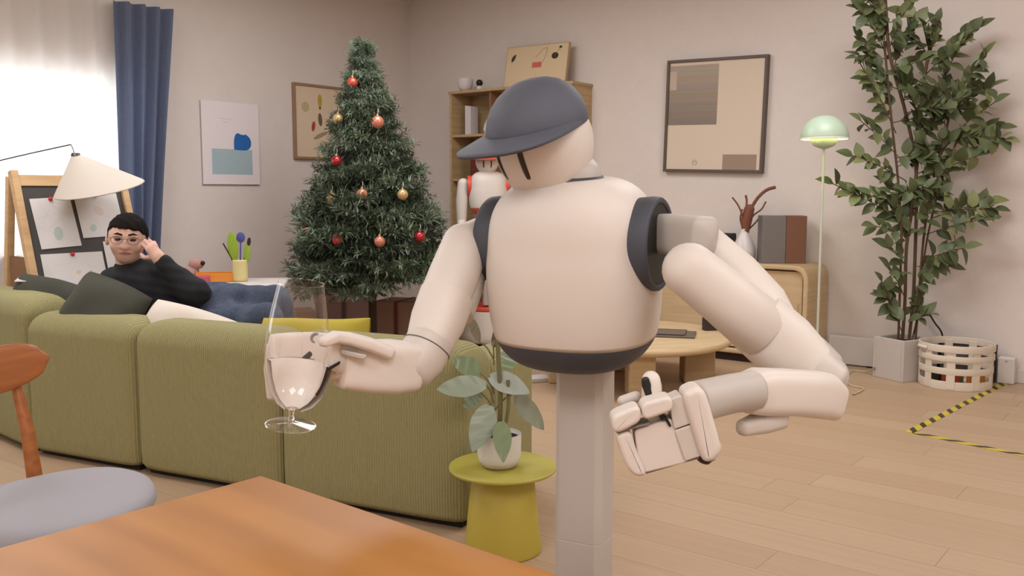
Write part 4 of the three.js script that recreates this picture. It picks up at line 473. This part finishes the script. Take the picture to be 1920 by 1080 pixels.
// ---------------------------------------------------------------- man reclining on the sofa
{ const D0 = 4.42, p = (x, y, d = 0) => W(x, y, D0 + d); const t = thing('person', 'man in a black sweater and jeans reclining on the sofa, hand at cheek', 'person', p(385, 600).setY(.0));
  // head: facing the viewer, turned a little to his left
  const hc = p(239, 447), hs = .118; const head = new THREE.Matrix4().makeRotationFromEuler(new THREE.Euler(R(2), R(16), R(-4), 'YXZ')).setPosition(hc); const HP = (x, y, z) => V(x * hs, y * hs, z * hs).applyMatrix4(head);
  const hinv = head.clone().invert(), ell = (q, c, r) => { const d = q.clone().sub(c); const k = Math.hypot(d.x / r.x, d.y / r.y, d.z / r.z); return (k - 1) * Math.min(r.x, r.y, r.z); };
  const neckA = HP(0, -.7, -.2), neckB = p(243, 515, .03), hand = p(287, 474, -.12), wrist = p(303, 490, -.13);
  // hand against the cheek: palm and five fingers
  const fing = []; const base = [p(276, 466, -.13), p(280, 461, -.13), p(286, 459, -.125), p(292, 461, -.12)], mid = [p(268, 458, -.12), p(272, 452, -.12), p(281, 452, -.115), p(289, 455, -.11)], tipF = [p(262, 466, -.1), p(266, 461, -.1), p(275, 459, -.09), p(284, 461, -.09)];
  for (let i = 0; i < 4; i++) fing.push([base[i], mid[i], .0095, .0088], [mid[i], tipF[i], .0088, .0075]);
  fing.push([p(283, 482, -.13), p(271, 483, -.12), .0115, .0095], [p(271, 483, -.12), p(265, 477, -.1), .0095, .008]);
  const palm = [[p(295, 482, -.13), p(281, 468, -.13), .024, .019], [p(296, 480, -.13), p(289, 465, -.12), .023, .019]], fore = [[p(318, 502, -.13), wrist, .033, .026], [wrist, p(297, 483, -.13), .025, .024]];
  const face = (q) => { const l = q.clone().applyMatrix4(hinv).multiplyScalar(1 / hs); let d = ell(l, V(0, .12, -.12), V(.74, .86, .86)); d = smin(d, ell(l, V(0, -.38, .16), V(.56, .56, .55)), .25); d = smin(d, ell(l, V(0, -.78, .34), V(.25, .17, .2)), .25);
    d = smin(d, ell(l, V(0, -.2, .72), V(.1, .2, .14)), .12); d = smin(d, ell(l, V(0, -.3, .77), V(.16, .08, .1)), .1); for (const s of [-1, 1]) { d = smin(d, ell(l, V(s * .27, .14, .66), V(.2, .07, .07)), .12); d = Math.max(d, -smin(9, ell(l, V(s * .28, .0, .76), V(.15, .07, .1)), .01)); d = smin(d, ell(l, V(s * .77, -.12, -.12), V(.09, .22, .15)), .05); d = smin(d, ell(l, V(s * .36, -.28, .5), V(.22, .2, .16)), .15); } d = smin(d, ell(l, V(0, -.53, .68), V(.2, .05, .06)), .06); return d * hs; };
  const neckBones = [[neckA, neckB, .056, .062]];
  const headG = iso((q) => smin(face(q), cone3(q, ...neckBones[0]), .02), hc.clone().addScalar(-.17).add(V(0, -.06, 0)), hc.clone().addScalar(.17), .0042);
  const hb = [...fing, ...palm, ...fore], [hl, hh] = bounds(hb, .012); const palmF = sdfBones([...palm, ...fore], .02), fingF = sdfBones(fing, .004); const handG = iso((q) => smin(palmF(q), fingF(q), .008), hl, hh, .0035);
  meshW('body', merge([headG, handG]), m.skin, t);
  // face details
  for (const s of [-1, 1]) { meshW('eye', new THREE.SphereGeometry(.011, 14, 10).scale(1.35, .55, .7).applyMatrix4(new THREE.Matrix4().makeRotationY(R(16))).translate(...HP(s * .28, .0, .68).toArray()), m.eye, t); meshW('eyebrow', limb([HP(s * .14, .2, .76), HP(s * .3, .25, .74), HP(s * .44, .19, .62)], [[.004, .004], [.0048, .004], [.003, .003]], { N: 10 }), m.hair, t); }
  meshW('mouth', limb([HP(-.2, -.53, .69), HP(0, -.52, .76), HP(.2, -.53, .69)], [[.003, .003], [.006, .006], [.003, .003]], { N: 10 }), m.lip, t);
  // hair cap with fringe parted to one side
  const hairF = (q) => { const l = q.clone().applyMatrix4(hinv).multiplyScalar(1 / hs); let d = ell(l, V(0, .17, -.15), V(.785, .87, .92)); const cut = Math.max(l.z - (.36 + .35 * (l.y - .38) - .25 * Math.abs(l.x) ** 2) , 0) ; const line = .42 - .12 * l.x - .9 * Math.max(0, Math.abs(l.x) - .5); const lower = l.z > .05 ? line - l.y : (-.35 - l.y) + (l.z > -.25 ? .3 * (l.z + .25) / .3 : 0); d = Math.max(d, lower * .8); d += .022 * Math.sin(l.x * 17 + l.y * 6) * Math.sin(l.z * 14 + l.x * 5); return d * hs; };
  meshW('hair', iso(hairF, hc.clone().addScalar(-.15), hc.clone().addScalar(.16), .005), m.hair, t);
  // glasses
  const gl = []; for (const s of [-1, 1]) { const c = []; for (let i = 0; i <= 20; i++) { const a = i / 20 * Math.PI * 2; c.push(HP(s * .31 + Math.cos(a) * .22, -.01 + Math.sin(a) * .16, .88 - .1 * Math.abs(.31 + s * 0 + Math.cos(a) * .22 * s))); } gl.push(tube(c, .0018, 6, 40)); gl.push(tube([HP(s * .53, .04, .83), HP(s * .74, .04, .4), HP(s * .8, .0, -.1)], .0018, 6, 12)); }
  gl.push(tube([HP(-.1, .02, .86), HP(0, .05, .9), HP(.1, .02, .86)], .0018, 6, 8)); meshW('glasses', boxUV(merge(gl)), m.wire, t);
  // sweater: torso leaning back, near arm folded up to the face, far arm along the cushion
  const sh1 = p(213, 530, .08), sh2 = p(312, 522, -.02), chest = p(268, 540, .02), belly = p(330, 572, .0), hip = p(386, 584, -.02), elb = p(366, 549, -.14), cuff = p(306, 492, -.13);
  const sw = [[p(222, 532, .06), p(302, 526, .0), .075, .085], [p(240, 545, .05), p(300, 545, .02), .1, .11], [chest, belly, .125, .125], [belly, hip, .122, .118], [sh2, elb, .072, .058], [elb, cuff, .055, .038], [sh1, p(196, 580, .1), .068, .06], [p(196, 580, .1), p(215, 630, .0), .06, .05], [p(243, 506, .03), p(244, 516, .03), .064, .075]];
  const [sl, shh] = bounds(sw, .03), swf = sdfBones(sw, .05); meshW('sweater', iso((q) => swf(q) + .0035 * Math.sin(q.x * 60 + q.y * 90) * Math.sin(q.y * 55 - q.x * 40), sl, shh, .0095), m.sweater, t);
  // jeans: crossed thighs, shins going down in front of the seat
  const kn1 = p(516, 566, -.1), kn2 = p(500, 600, -.24); const jn = [[p(388, 582, -.0), p(410, 590, -.05), .128, .125], [p(412, 566, .02), kn1, .096, .072], [p(410, 604, -.12), kn2, .09, .07], [kn1, p(560, 680, .05), .068, .05], [kn2, p(545, 720, -.05), .068, .05]];
  const [jl, jh] = bounds(jn, .03), jf = sdfBones(jn, .04); const jg = iso((q) => jf(q) + .004 * Math.sin(q.x * 45 - q.y * 50) * Math.sin(q.y * 30 + q.z * 40), jl, jh, .011); meshW('jeans', boxUV(jg).index ? jg : (() => { const n = jg.toNonIndexed(); n.setAttribute('uv', boxUV(jg, 2.5).attributes.uv); return n; })(), m.jeans, t);
  for (const [a, b] of [[p(560, 680, .05), p(575, 705, .0)], [p(545, 720, -.05), p(562, 742, -.1)]]) { meshW('shoe', limb([a, a.clone().lerp(b, .5), b], [[.04, .045], [.042, .04], [.036, .03]], { N: 20 }), m.black, t); }
}
// ---------------------------------------------------------------- robots
// body of a robot in its own frame: +z ahead, +x its left side, floor at y = 0
function robotBody(t, { accent, capMat, torsoY, lean, headPos, headYaw, headPitch, colX = 0, colZ = -.035, baseTop }) {
  const bodyG = new THREE.Matrix4().makeTranslation(0, torsoY, 0).multiply(new THREE.Matrix4().makeRotationX(lean));
  const prof = [[0, .06, .055], [.002, .082, .072], [.008, .1, .087], [.02, .12, .104], [.038, .1355, .1175], [.056, .1455, .126], [.09, .153, .133], [.14, .1575, .137], [.19, .1575, .137], [.225, .154, .134], [.26, .15, .131], [.288, .143, .125], [.31, .132, .116], [.326, .118, .105], [.338, .1, .09], [.346, .078, .073], [.349, .05, .05]];
  const X = V(1, 0, 0), Z = V(0, 0, 1), rg = ([y, a, b]) => ring(V(0, y, 0), X, Z, a, b, 2.55, 64); const cut = .056;
  const fine = (list) => { const o = []; for (let i = 0; i + 1 < list.length; i++) for (let k = 0; k < 3; k++) o.push(list[i].map((v, j) => v + (list[i + 1][j] - v) * k / 3)); o.push(list[list.length - 1]); return o; };
  // smooth the profile with a Catmull-Rom spline
  const c = new THREE.CatmullRomCurve3(prof.map((q) => V(q[1], q[0], q[2]))), smooth = []; for (let i = 0; i <= 64; i++) { const q = c.getPoint(i / 64); smooth.push([q.y, q.x, q.z]); }
  const low = smooth.filter((q) => q[0] <= cut), high = smooth.filter((q) => q[0] > cut), edge = [cut, .1455, .126];
  mesh('torso_shell', loft([edge, ...high].map(rg)).applyMatrix4(bodyG), m.white, t);
  mesh('waist_band', loft([...low, edge].map(rg)).applyMatrix4(bodyG), accent, t);
  for (const s of [-1, 1]) { const q = new THREE.Matrix4().makeTranslation(s * .152, .232, .0).multiply(new THREE.Matrix4().makeRotationZ(-s * Math.PI / 2));
    mesh('shoulder_ring', lathe([[.07, -.03], [.081, -.03], [.0835, .0], [.0825, .012], [.08, .015], [.074, .015], [.0715, .012], [.07, -.03]], 56).applyMatrix4(bodyG.clone().multiply(q)), accent, t);
    mesh('shoulder_socket', cyl(.071, .071, .006, 0, .009, 0, 40).applyMatrix4(bodyG.clone().multiply(q)), m.black, t); }
  mesh('neck', [lathe([[0, .33], [.056, .335], [.06, .35], [.055, .368], [.042, .384], [0, .386]], 40).translate(0, 0, .01).applyMatrix4(bodyG), cap1(V(0, .36, .01).applyMatrix4(bodyG), headPos.clone().add(V(0, -.03, 0)), .036, .036)], m.grey, t);
  mesh('neck_collar', lathe([[.05, .34], [.063, .338], [.0655, .345], [.06, .352], [.05, .348]], 40).translate(0, 0, .01).applyMatrix4(bodyG), m.navy, t);
  // column and base
  const cw = .048, cd = .04, sh = new THREE.Shape(); const k = .012; sh.moveTo(-cw + k, -cd); sh.lineTo(cw - k, -cd); sh.lineTo(cw, -cd + k); sh.lineTo(cw, cd - k); sh.lineTo(cw - k, cd); sh.lineTo(-cw + k, cd); sh.lineTo(-cw, cd - k); sh.lineTo(-cw, -cd + k);
  const ext = (h) => new THREE.ExtrudeGeometry(sh, { depth: h, bevelEnabled: true, bevelSize: .002, bevelThickness: .002, bevelOffset: -.002, bevelSegments: 2 }).rotateX(-Math.PI / 2);
  const seamY = torsoY * .62; mesh('column_lower', ext(seamY - baseTop - .003).translate(colX, baseTop, colZ), m.grey, t); mesh('column_upper', ext(torsoY + .02 - seamY).translate(colX, seamY, colZ), m.grey, t);
  const core = mesh('column_core', box(cw * 2 - .02, .02, cd * 2 - .02, colX, seamY - .006, colZ), m.seam, t);
  mesh('base', lathe([[0, .02], [.2, .02], [.222, .035], [.228, .08], [.222, baseTop - .045], [.215, baseTop - .035], [0, baseTop - .035]], 56).translate(0, 0, colZ), m.white, t);
  mesh('base_rim', lathe([[0, baseTop - .035], [.216, baseTop - .035], [.222, baseTop - .025], [.222, baseTop - .006], [.216, baseTop], [.185, baseTop], [.175, baseTop - .018], [0, baseTop - .018]], 56).translate(0, 0, colZ), accent === m.navy ? m.navy : accent, t);
  for (let i = 0; i < 4; i++) { const a = i * Math.PI / 2 + Math.PI / 4; mesh('wheel', cyl(.03, .03, .024, 0, 0, 0, 24).rotateZ(Math.PI / 2).rotateY(a).translate(Math.cos(a) * .15, .03, Math.sin(a) * .15 + colZ), m.black, t); }
  // head
  const hM = new THREE.Matrix4().makeRotationFromEuler(new THREE.Euler(headPitch, headYaw, 0, 'YXZ')).setPosition(headPos), H = (g) => g.applyMatrix4(hM);
  const hr = .0925, headRings = []; for (let i = 0; i <= 40; i++) { const a = -Math.PI / 2 + i / 40 * Math.PI, y = Math.sin(a), cr = Math.max(.0005, Math.cos(a)); const o = []; for (let j = 0; j < 56; j++) { const b = j / 56 * Math.PI * 2, z = Math.cos(b); o.push(V(Math.sin(b) * cr * hr * .98, y * hr * (y < 0 ? 1.12 : 1.03), z * cr * hr * (z > 0 ? .93 : 1) + (y < 0 ? .012 * y * y : 0))); } headRings.push(o); }
  const hd = mesh('head', H(loft(headRings)), m.white, t);
  for (const s of [-1, 1]) { const pts = []; for (let i = 0; i <= 8; i++) { const y = -.058 + .072 * i / 8, az = s * .34, cr = Math.sqrt(1 - (y / (hr * 1.03)) ** 2); pts.push(V(Math.sin(az) * cr * hr * .985, y, Math.cos(az) * cr * hr * .935)); } mesh('eye_slit', H(limb(pts, pts.map(() => [.0052, .0024]), { up: V(Math.sin(s * .34), 0, Math.cos(s * .34)), N: 14, e: 3, round: [.6, .6] })), m.slot, hd); }
  // cap: crown and brim
  const cap = new THREE.Group(); cap.name = 'cap'; t.add(cap); const cr = []; const cy0 = .034, R0 = hr * .985;
  for (const [y, k] of [[cy0 - .012, .955], [cy0 - .01, 1.0], [.04, 1.005], [.056, .97], [.073, .9], [.088, .79], [.1, .64], [.1085, .45], [.1125, .25], [.1135, .02]]) { const o = []; for (let j = 0; j < 56; j++) { const b = j / 56 * Math.PI * 2, z = Math.cos(b), f = Math.max(0, z); o.push(V(Math.sin(b) * R0 * k, y - .016 * f * k * Math.max(0, y - .03) / .08, z * R0 * k * (z > 0 ? 1.03 : 1.02))); } cr.push(o); }
  mesh('crown', H(loft(cr)), capMat, cap);
  const bt = [], bb = []; const NB = 44; const brim = []; for (let i = 0; i <= NB; i++) { const u = i / NB * 2 - 1, az = u * 2.9, uu = Math.min(1, Math.abs(az) / 1.95), rIn = R0 * .985, reach = .064 * Math.max(0, 1 - uu ** 2.2) ** 1.2 + .0025; const row = []; for (let s = 0; s <= 8; s++) { const q = s / 8, rr = rIn + reach * q, xx = Math.sin(az) * (rIn + reach * q * .55), zz = Math.cos(az) * rIn * 1.03 + reach * q; row.push(V(xx, cy0 - .006 + .014 * (1 - q) * Math.max(0, 1 - uu ** 3) - .006 * (xx / .09) ** 2 * q * (1 - uu) + .008 * q * (1 - uu * uu), zz)); } brim.push(row); }
  const solid = brim.map((row) => [...row, ...row.slice().reverse().map((p) => p.clone().add(V(0, -.007, 0)))]);
  mesh('brim', H(loft(solid)), capMat, cap);
  return { bodyG, hM };
}
const RYAW = -R(27), robotPos = W(1083, 420, 1.70).setY(0);
const robot = thing('robot', 'white humanoid robot in a navy cap reaching for a wine glass', 'robot', robotPos, RYAW);
const toL = (p) => robot.worldToLocal(p.clone());
{ robotBody(robot, { accent: m.navy, capMat: m.navyCap, torsoY: .898, lean: R(5), headPos: toL(W(1017, 268, 1.655)), headYaw: -R(50) - RYAW, headPitch: R(22), colX: .006, colZ: -.03, baseTop: .26 }); }
const rw = (name, geo, mat, parent = robot) => meshW(name, geo, mat, parent);
{ // arm on the right of the photograph, hanging and folded back across
  const br = W(1212, 438, 1.60), bj = W(1318, 448, 1.545);
  rw('shoulder_bracket', limb([W(1186, 438, 1.665), W(1250, 438, 1.61), bj], [[.024, .034], [.026, .035], [.032, .038]], { e: 4.5, round: [0, .6] }), m.grey);
  const upper = new THREE.Group(); upper.name = 'upper_arm'; robot.add(upper);
  rw('front_lobe', limb([W(1293, 506, 1.475), W(1360, 560, 1.475), W(1432, 620, 1.48)], [[.047, .044], [.05, .046], [.052, .05]], { e: 2.3, round: [1, 0] }), m.white, upper);
  rw('rear_lobe', limb([W(1316, 446, 1.585), W(1380, 512, 1.56), W(1425, 572, 1.525), W(1470, 634, 1.485)], [[.03, .03], [.04, .038], [.045, .044], [.034, .034]], { e: 2.3, round: [1, .6] }), m.white, upper);
  rw('sleeve', limb([W(1420, 604, 1.49), W(1470, 648, 1.48), W(1512, 690, 1.47)], [[.0545, .054], [.0555, .055], [.048, .05]], { e: 2.5, round: [.12, .35] }), m.white, upper);
  rw('elbow', limb([W(1510, 676, 1.475), W(1545, 705, 1.46), W(1556, 712, 1.45)], [[.04, .046], [.036, .042], [.03, .036]], { e: 2.2, round: [1, .9] }), m.grey);
  rw('elbow_shell', limb([W(1528, 690, 1.45), W(1562, 716, 1.44)], [[.03, .034], [.024, .03]], { e: 2.4, round: [.5, .6] }), m.white2);
  const fa = new THREE.Group(); fa.name = 'forearm'; robot.add(fa);
  rw('forearm_shell', limb([W(1558, 752, 1.41), W(1535, 740, 1.39), W(1480, 735, 1.355), W(1425, 734, 1.32), W(1400, 738, 1.305)], [[.026, .03], [.036, .036], [.037, .034], [.034, .034], [.027, .029]], { e: 3.6, round: [.6, .4] }), m.white, fa);
  rw('wrist_guard', limb([W(1462, 786, 1.335), W(1428, 792, 1.32), W(1394, 802, 1.3)], [[.016, .014], [.02, .016], [.012, .012]], { e: 2.6, round: [.8, .8] }), m.white2, fa);
  rw('wrist', limb([W(1412, 732, 1.3), W(1370, 738, 1.285), W(1310, 752, 1.262)], [[.029, .029], [.027, .028], [.028, .029]], { e: 2.1, round: [.5, .2] }), m.grey, fa);
  // hand: blocky fingers curled round a square palm, seen palm on
  const hand = new THREE.Group(); hand.name = 'hand'; robot.add(hand); const D = 1.262;
  rw('palm', slab([[1184, 796], [1252, 774], [1288, 838], [1282, 856], [1200, 876], [1190, 850]], D, .036, .003, -.006), m.white, hand);
  rw('back_shell', slab([[1268, 728], [1288, 716], [1300, 714], [1313, 724], [1340, 818], [1338, 836], [1326, 850], [1310, 852], [1302, 838]], D, .052, .009, -.008), m.white, hand);
  rw('inner_panel', slab([[1246, 740], [1270, 730], [1290, 782], [1256, 794]], D, .038, .002, -.004), m.white2, hand);
  rw('inner_panel', slab([[1257, 796], [1291, 784], [1308, 842], [1276, 852]], D, .038, .002, -.004), m.white2, hand);
  rw('finger_tip', slab([[1140, 770], [1152, 761], [1192, 745], [1197, 776], [1152, 799], [1142, 792]], D, .04, .006, .004), m.white, hand);
  rw('finger_segment', slab([[1194, 744], [1250, 729], [1254, 757], [1198, 776]], D, .04, .005, .003), m.white, hand);
  rw('finger_segment', slab([[1148, 802], [1178, 794], [1186, 830], [1206, 872], [1200, 879], [1182, 878], [1166, 858]], D, .036, .006, .002), m.white, hand);
  rw('finger_joint', slab([[1150, 796], [1212, 781], [1212, 785], [1150, 801]], D, .034, .001, .0), m.seam, hand);
  rw('finger_joint', slab([[1232, 774], [1243, 771], [1252, 788], [1248, 790], [1240, 777], [1233, 778]], D, .031, .001, .002), m.black, hand);
  rw('finger_joint', slab([[1206, 877], [1306, 848], [1307, 852], [1207, 881]], D, .02, .001, .0), m.seam, hand);
  rw('thumb', limb([W(1222, 748, 1.275), W(1222, 722, 1.272), W(1221, 712, 1.272)], [[.0145, .016], [.0135, .016], [.0125, .014]], { up: V(0, 0, 1), e: 2.6, round: [.5, 1] }), m.white, hand);
  rw('thumb_pad', limb([W(1216, 738, 1.2595), W(1212, 722, 1.259), W(1210, 712, 1.259)], [[.005, .004], [.0065, .005], [.0055, .004]], { up: V(0, 0, 1), e: 2.4, round: [1, 1] }), m.black, hand);
  rw('heel_knob', limb([W(1334, 838, 1.262), W(1324, 850, 1.255)], [[.014, .014], [.015, .014]], { round: [1, .2] }), m.white2, hand);
  rw('heel_pad', limb([W(1322, 855, 1.255), W(1318, 861, 1.252)], [[.0125, .0115], [.0115, .0095]], { round: [.2, .5] }), m.slot, hand);
  rw('knuckle', limb([W(1168, 752, 1.29), W(1192, 744, 1.29)], [[.009, .008], [.009, .008]], {}), m.white2, hand);
}
{ // arm on the left of the photograph, holding the glass
  rw('shoulder_bracket', limb([W(936, 438, 1.76), W(905, 440, 1.77), W(880, 446, 1.76)], [[.03, .034], [.032, .036], [.03, .03]], { e: 3.5, round: [0, .8] }), m.white2);
  const upper = new THREE.Group(); upper.name = 'upper_arm'; robot.add(upper);
  rw('upper_shell', limb([W(872, 462, 1.72), W(850, 520, 1.675), W(830, 570, 1.635)], [[.042, .046], [.0455, .046], [.0445, .045]], { e: 2.2, round: [1, .08] }), m.white, upper);
  rw('rear_shell', limb([W(892, 466, 1.765), W(872, 530, 1.71), W(852, 586, 1.66)], [[.028, .03], [.036, .036], [.036, .036]], { e: 2.2, round: [1, .1] }), m.white2, upper);
  rw('sleeve', limb([W(838, 556, 1.64), W(820, 604, 1.61), W(806, 640, 1.585)], [[.0475, .0475], [.0465, .046], [.04, .04]], { e: 2.4, round: [.1, .4] }), m.white, upper);
  rw('elbow', limb([W(804, 644, 1.58), W(790, 670, 1.565), W(772, 690, 1.55)], [[.039, .041], [.041, .041], [.036, .039]], { e: 2.3, round: [.7, .7] }), m.white2);
  rw('elbow_seam', limb([W(801, 650, 1.577), W(800, 652, 1.576)], [[.0405, .0425], [.0405, .0425]], { e: 2.3, round: [0, 0] }), m.seam);
  const fa = new THREE.Group(); fa.name = 'forearm'; robot.add(fa);
  rw('forearm_shell', limb([W(772, 686, 1.55), W(735, 687, 1.53), W(690, 686, 1.505), W(640, 686, 1.48)], [[.033, .041], [.036, .045], [.035, .043], [.029, .036]], { e: 4.5, round: [.5, .25] }), m.white, fa);
  rw('wrist', limb([W(660, 670, 1.485), W(630, 668, 1.472)], [[.025, .033], [.022, .03]], { e: 2.6, round: [.2, .3] }), m.white2, fa);
  rw('tendon_slot', slab([[640, 653], [690, 665], [685, 673], [668, 669], [642, 663]], 1.458, .01, .002), m.grey, fa);
  rw('tendon_slot', slab([[616, 688], [638, 676], [639, 681], [618, 694]], 1.448, .008, .001), m.black, fa);
  const hand = new THREE.Group(); hand.name = 'hand'; robot.add(hand);
  rw('palm', limb([W(642, 672, 1.478), W(622, 674, 1.482), W(606, 676, 1.492), W(596, 678, 1.5)], [[.02, .032], [.018, .035], [.014, .034], [.01, .03]], { e: 3, round: [.5, .6] }), m.white, hand);
  // fingers curl round the far side of the bowl and show on its left
  const bowl = W(555, 660, 1.44); const wrap = (y, a0, a1, rad, r, name = 'finger', mt = m.white) => { const pts = []; for (let i = 0; i <= 10; i++) { const a = R(a0 + (a1 - a0) * i / 10), q = W(0, y, 1.44).y; pts.push(V(bowl.x + Math.cos(a) * rad, q, bowl.z - Math.sin(a) * rad)); } rw(name, limb(pts, pts.map(() => r), { e: 4, N: 32, round: [.7, .7] }), mt, hand); };
  wrap(667, 15, 92, .0615, [.0095, .0285]); wrap(667, 95, 140, .0605, [.0095, .0285]); { // cupped shell that follows the underside of the bowl
    const s = 1.44 / FOCAL, ft = W(545, 797, 1.44), up = W(565, 530, 1.425).sub(ft), k = up.length() / 267, q = new THREE.Quaternion().setFromUnitVectors(V(0, 1, 0), up.clone().normalize()); const inP = [[14, 31], [28, 40], [42.5, 57], [53, 82], [59, 110]], outP = [[70, 112], [65, 84], [55, 52], [38, 33], [18, 25]];
    const g = new THREE.LatheGeometry([...inP, ...outP, inP[0]].map(([x, y]) => new THREE.Vector2(x * s, y * k)), 36, Math.PI - 1.25, 2.35); rw('cupped_palm', g.applyQuaternion(q).translate(ft.x, ft.y, ft.z), m.white, hand);
    const arc = [[61, 112], [58, 96], [52, 74], [44, 58]].map(([x, y]) => V(Math.sin(Math.PI - 1.27) * x * s, y * k, Math.cos(Math.PI - 1.27) * x * s).applyQuaternion(q).add(ft)); rw('palm_seal', boxUV(tube(arc, .0022, 8)), m.slot, hand); }
  rw('finger', limb([W(509, 650, 1.485), W(506, 690, 1.487), W(510, 742, 1.486)], [[.008, .009], [.0095, .01], [.008, .009]], { up: V(0, 0, 1), e: 3, N: 20 }), m.white2, hand);
  rw('finger_joint', limb([W(554, 664, 1.4925), W(555, 700, 1.4925)], [[.0025, .0025], [.0025, .0025]], { up: V(1, 0, 0), N: 12 }), m.slot, hand); rw('finger_joint', limb([W(565, 678, 1.4915), W(582, 663, 1.491)], [[.0045, .003], [.0045, .003]], { up: V(0, 0, 1), N: 12 }), m.slot, hand); rw('knuckle_ring', new THREE.TorusGeometry(.007, .0022, 8, 24).translate(...W(592, 634, 1.49).toArray()), m.seam, hand);
  rw('thumb', limb([W(726, 660, 1.487), W(690, 645, 1.47), W(655, 635, 1.456), W(628, 632, 1.442), W(608, 641, 1.418)], [[.018, .012], [.018, .0115], [.016, .0105], [.013, .01], [.0095, .008]], { e: 3 }), m.white, hand);
}
{ // wine glass: one solid of thin glass
  const foot = W(545, 797, 1.44), rim = W(565, 530, 1.425), ax = rim.clone().sub(foot), Hh = ax.length(), g = thing('wine_glass', 'large clear wine glass held in the robot hand', 'glass', foot); const s = 1.44 / FOCAL;
  const out = [[20, 3.4], [46, .2], [48.6, 0], [48.9, .9], [46, 1.8], [30, 5], [14, 9], [6.8, 15], [4.8, 24], [5.5, 28], [12, 33], [26, 42], [40, 58], [50, 82], [56, 112], [58.4, 140], [58, 165], [54.5, 200], [48, 236], [42, 267]], inn = [[41.2, 267.6], [40.6, 267], [46.8, 236], [53.2, 200], [56.7, 165], [57, 140], [54.6, 112], [48.5, 83], [38.5, 60], [25, 45], [12, 38], [0, 36]];
  const k = Hh / 267; const q = new THREE.Quaternion().setFromUnitVectors(V(0, 1, 0), ax.clone().normalize());
  const L = (pts) => lathe(pts.map(([x, y]) => [x * s, y * k]), 96).applyQuaternion(q);
  mesh('bowl', L([[0, 33], [6, 32], ...out.slice(-10)]), m.glass, g); mesh('rim', L([[41.4, 266], [42.4, 266], [42.5, 267.4], [41.6, 267.6], [41.4, 266]]), m.glass, g);
  mesh('stem', L([[0, 8], [7, 9], [5.2, 17], [4.6, 23], [5.4, 27], [9, 31.4], [0, 31.5]]), m.glassSolid, g);
  mesh('foot', L([[0, 9.6], [6.9, 8.6], [16, 7], [31, 4], [46, 1.6], [48.8, .9], [48.6, 0], [46, .2], [20, 3], [0, 5]]), m.glass, g);
}
{ // second robot standing by the bookcase
  const D = 7.35, p = W(916, 400, D).setY(0), top = W(912, 350, D).y; const t = thing('robot', 'white humanoid robot with red trim standing before the bookcase', 'robot', p, R(4));
  const ty = W(915, 404, D).y, mk = M('#d2583f', .5); robotBody(t, { accent: m.red, capMat: mk, torsoY: ty, lean: 0, headPos: V(-.012, W(912, 303, D).y, .03), headYaw: 0, headPitch: R(8), colZ: -.03, baseTop: W(915, 574, D).y + .01 });
  for (const s of [-1, 1]) { const x = s * .2, sy = ty + .23; mesh('shoulder_bracket', limb([V(s * .13, sy, 0), V(s * .19, sy, 0)], [[.03, .03], [.03, .03]], { round: [0, .5] }), m.grey, t); mesh('upper_arm', limb([V(x, sy + .02, 0), V(x + s * .012, sy - .12, .0), V(x + s * .015, sy - .26, 0)], [[.045, .045], [.048, .048], [.04, .04]], { up: V(0, 0, 1) }), m.white, t); mesh('forearm', limb([V(x + s * .015, sy - .27, .0), V(x + s * .01, sy - .38, .08), V(x - s * .02, sy - .42, .2)], [[.038, .038], [.038, .038], [.03, .032]], { up: V(1, 0, 0) }), m.white, t); mesh('hand', [limb([V(x - s * .02, sy - .42, .2), V(x - s * .03, sy - .43, .27)], [[.028, .03], [.024, .03]], { up: V(1, 0, 0), e: 3 }), ...[-.018, 0, .018].map((o) => limb([V(x - s * .03, sy - .43 + o, .27), V(x - s * .05, sy - .43 + o, .32)], [[.008, .008], [.007, .007]], { N: 12 }))], m.white2, t); }
}
scene.traverse((o) => { if (o.isMesh) { o.castShadow = o.receiveShadow = true; } });
renderer.render(scene, camera);
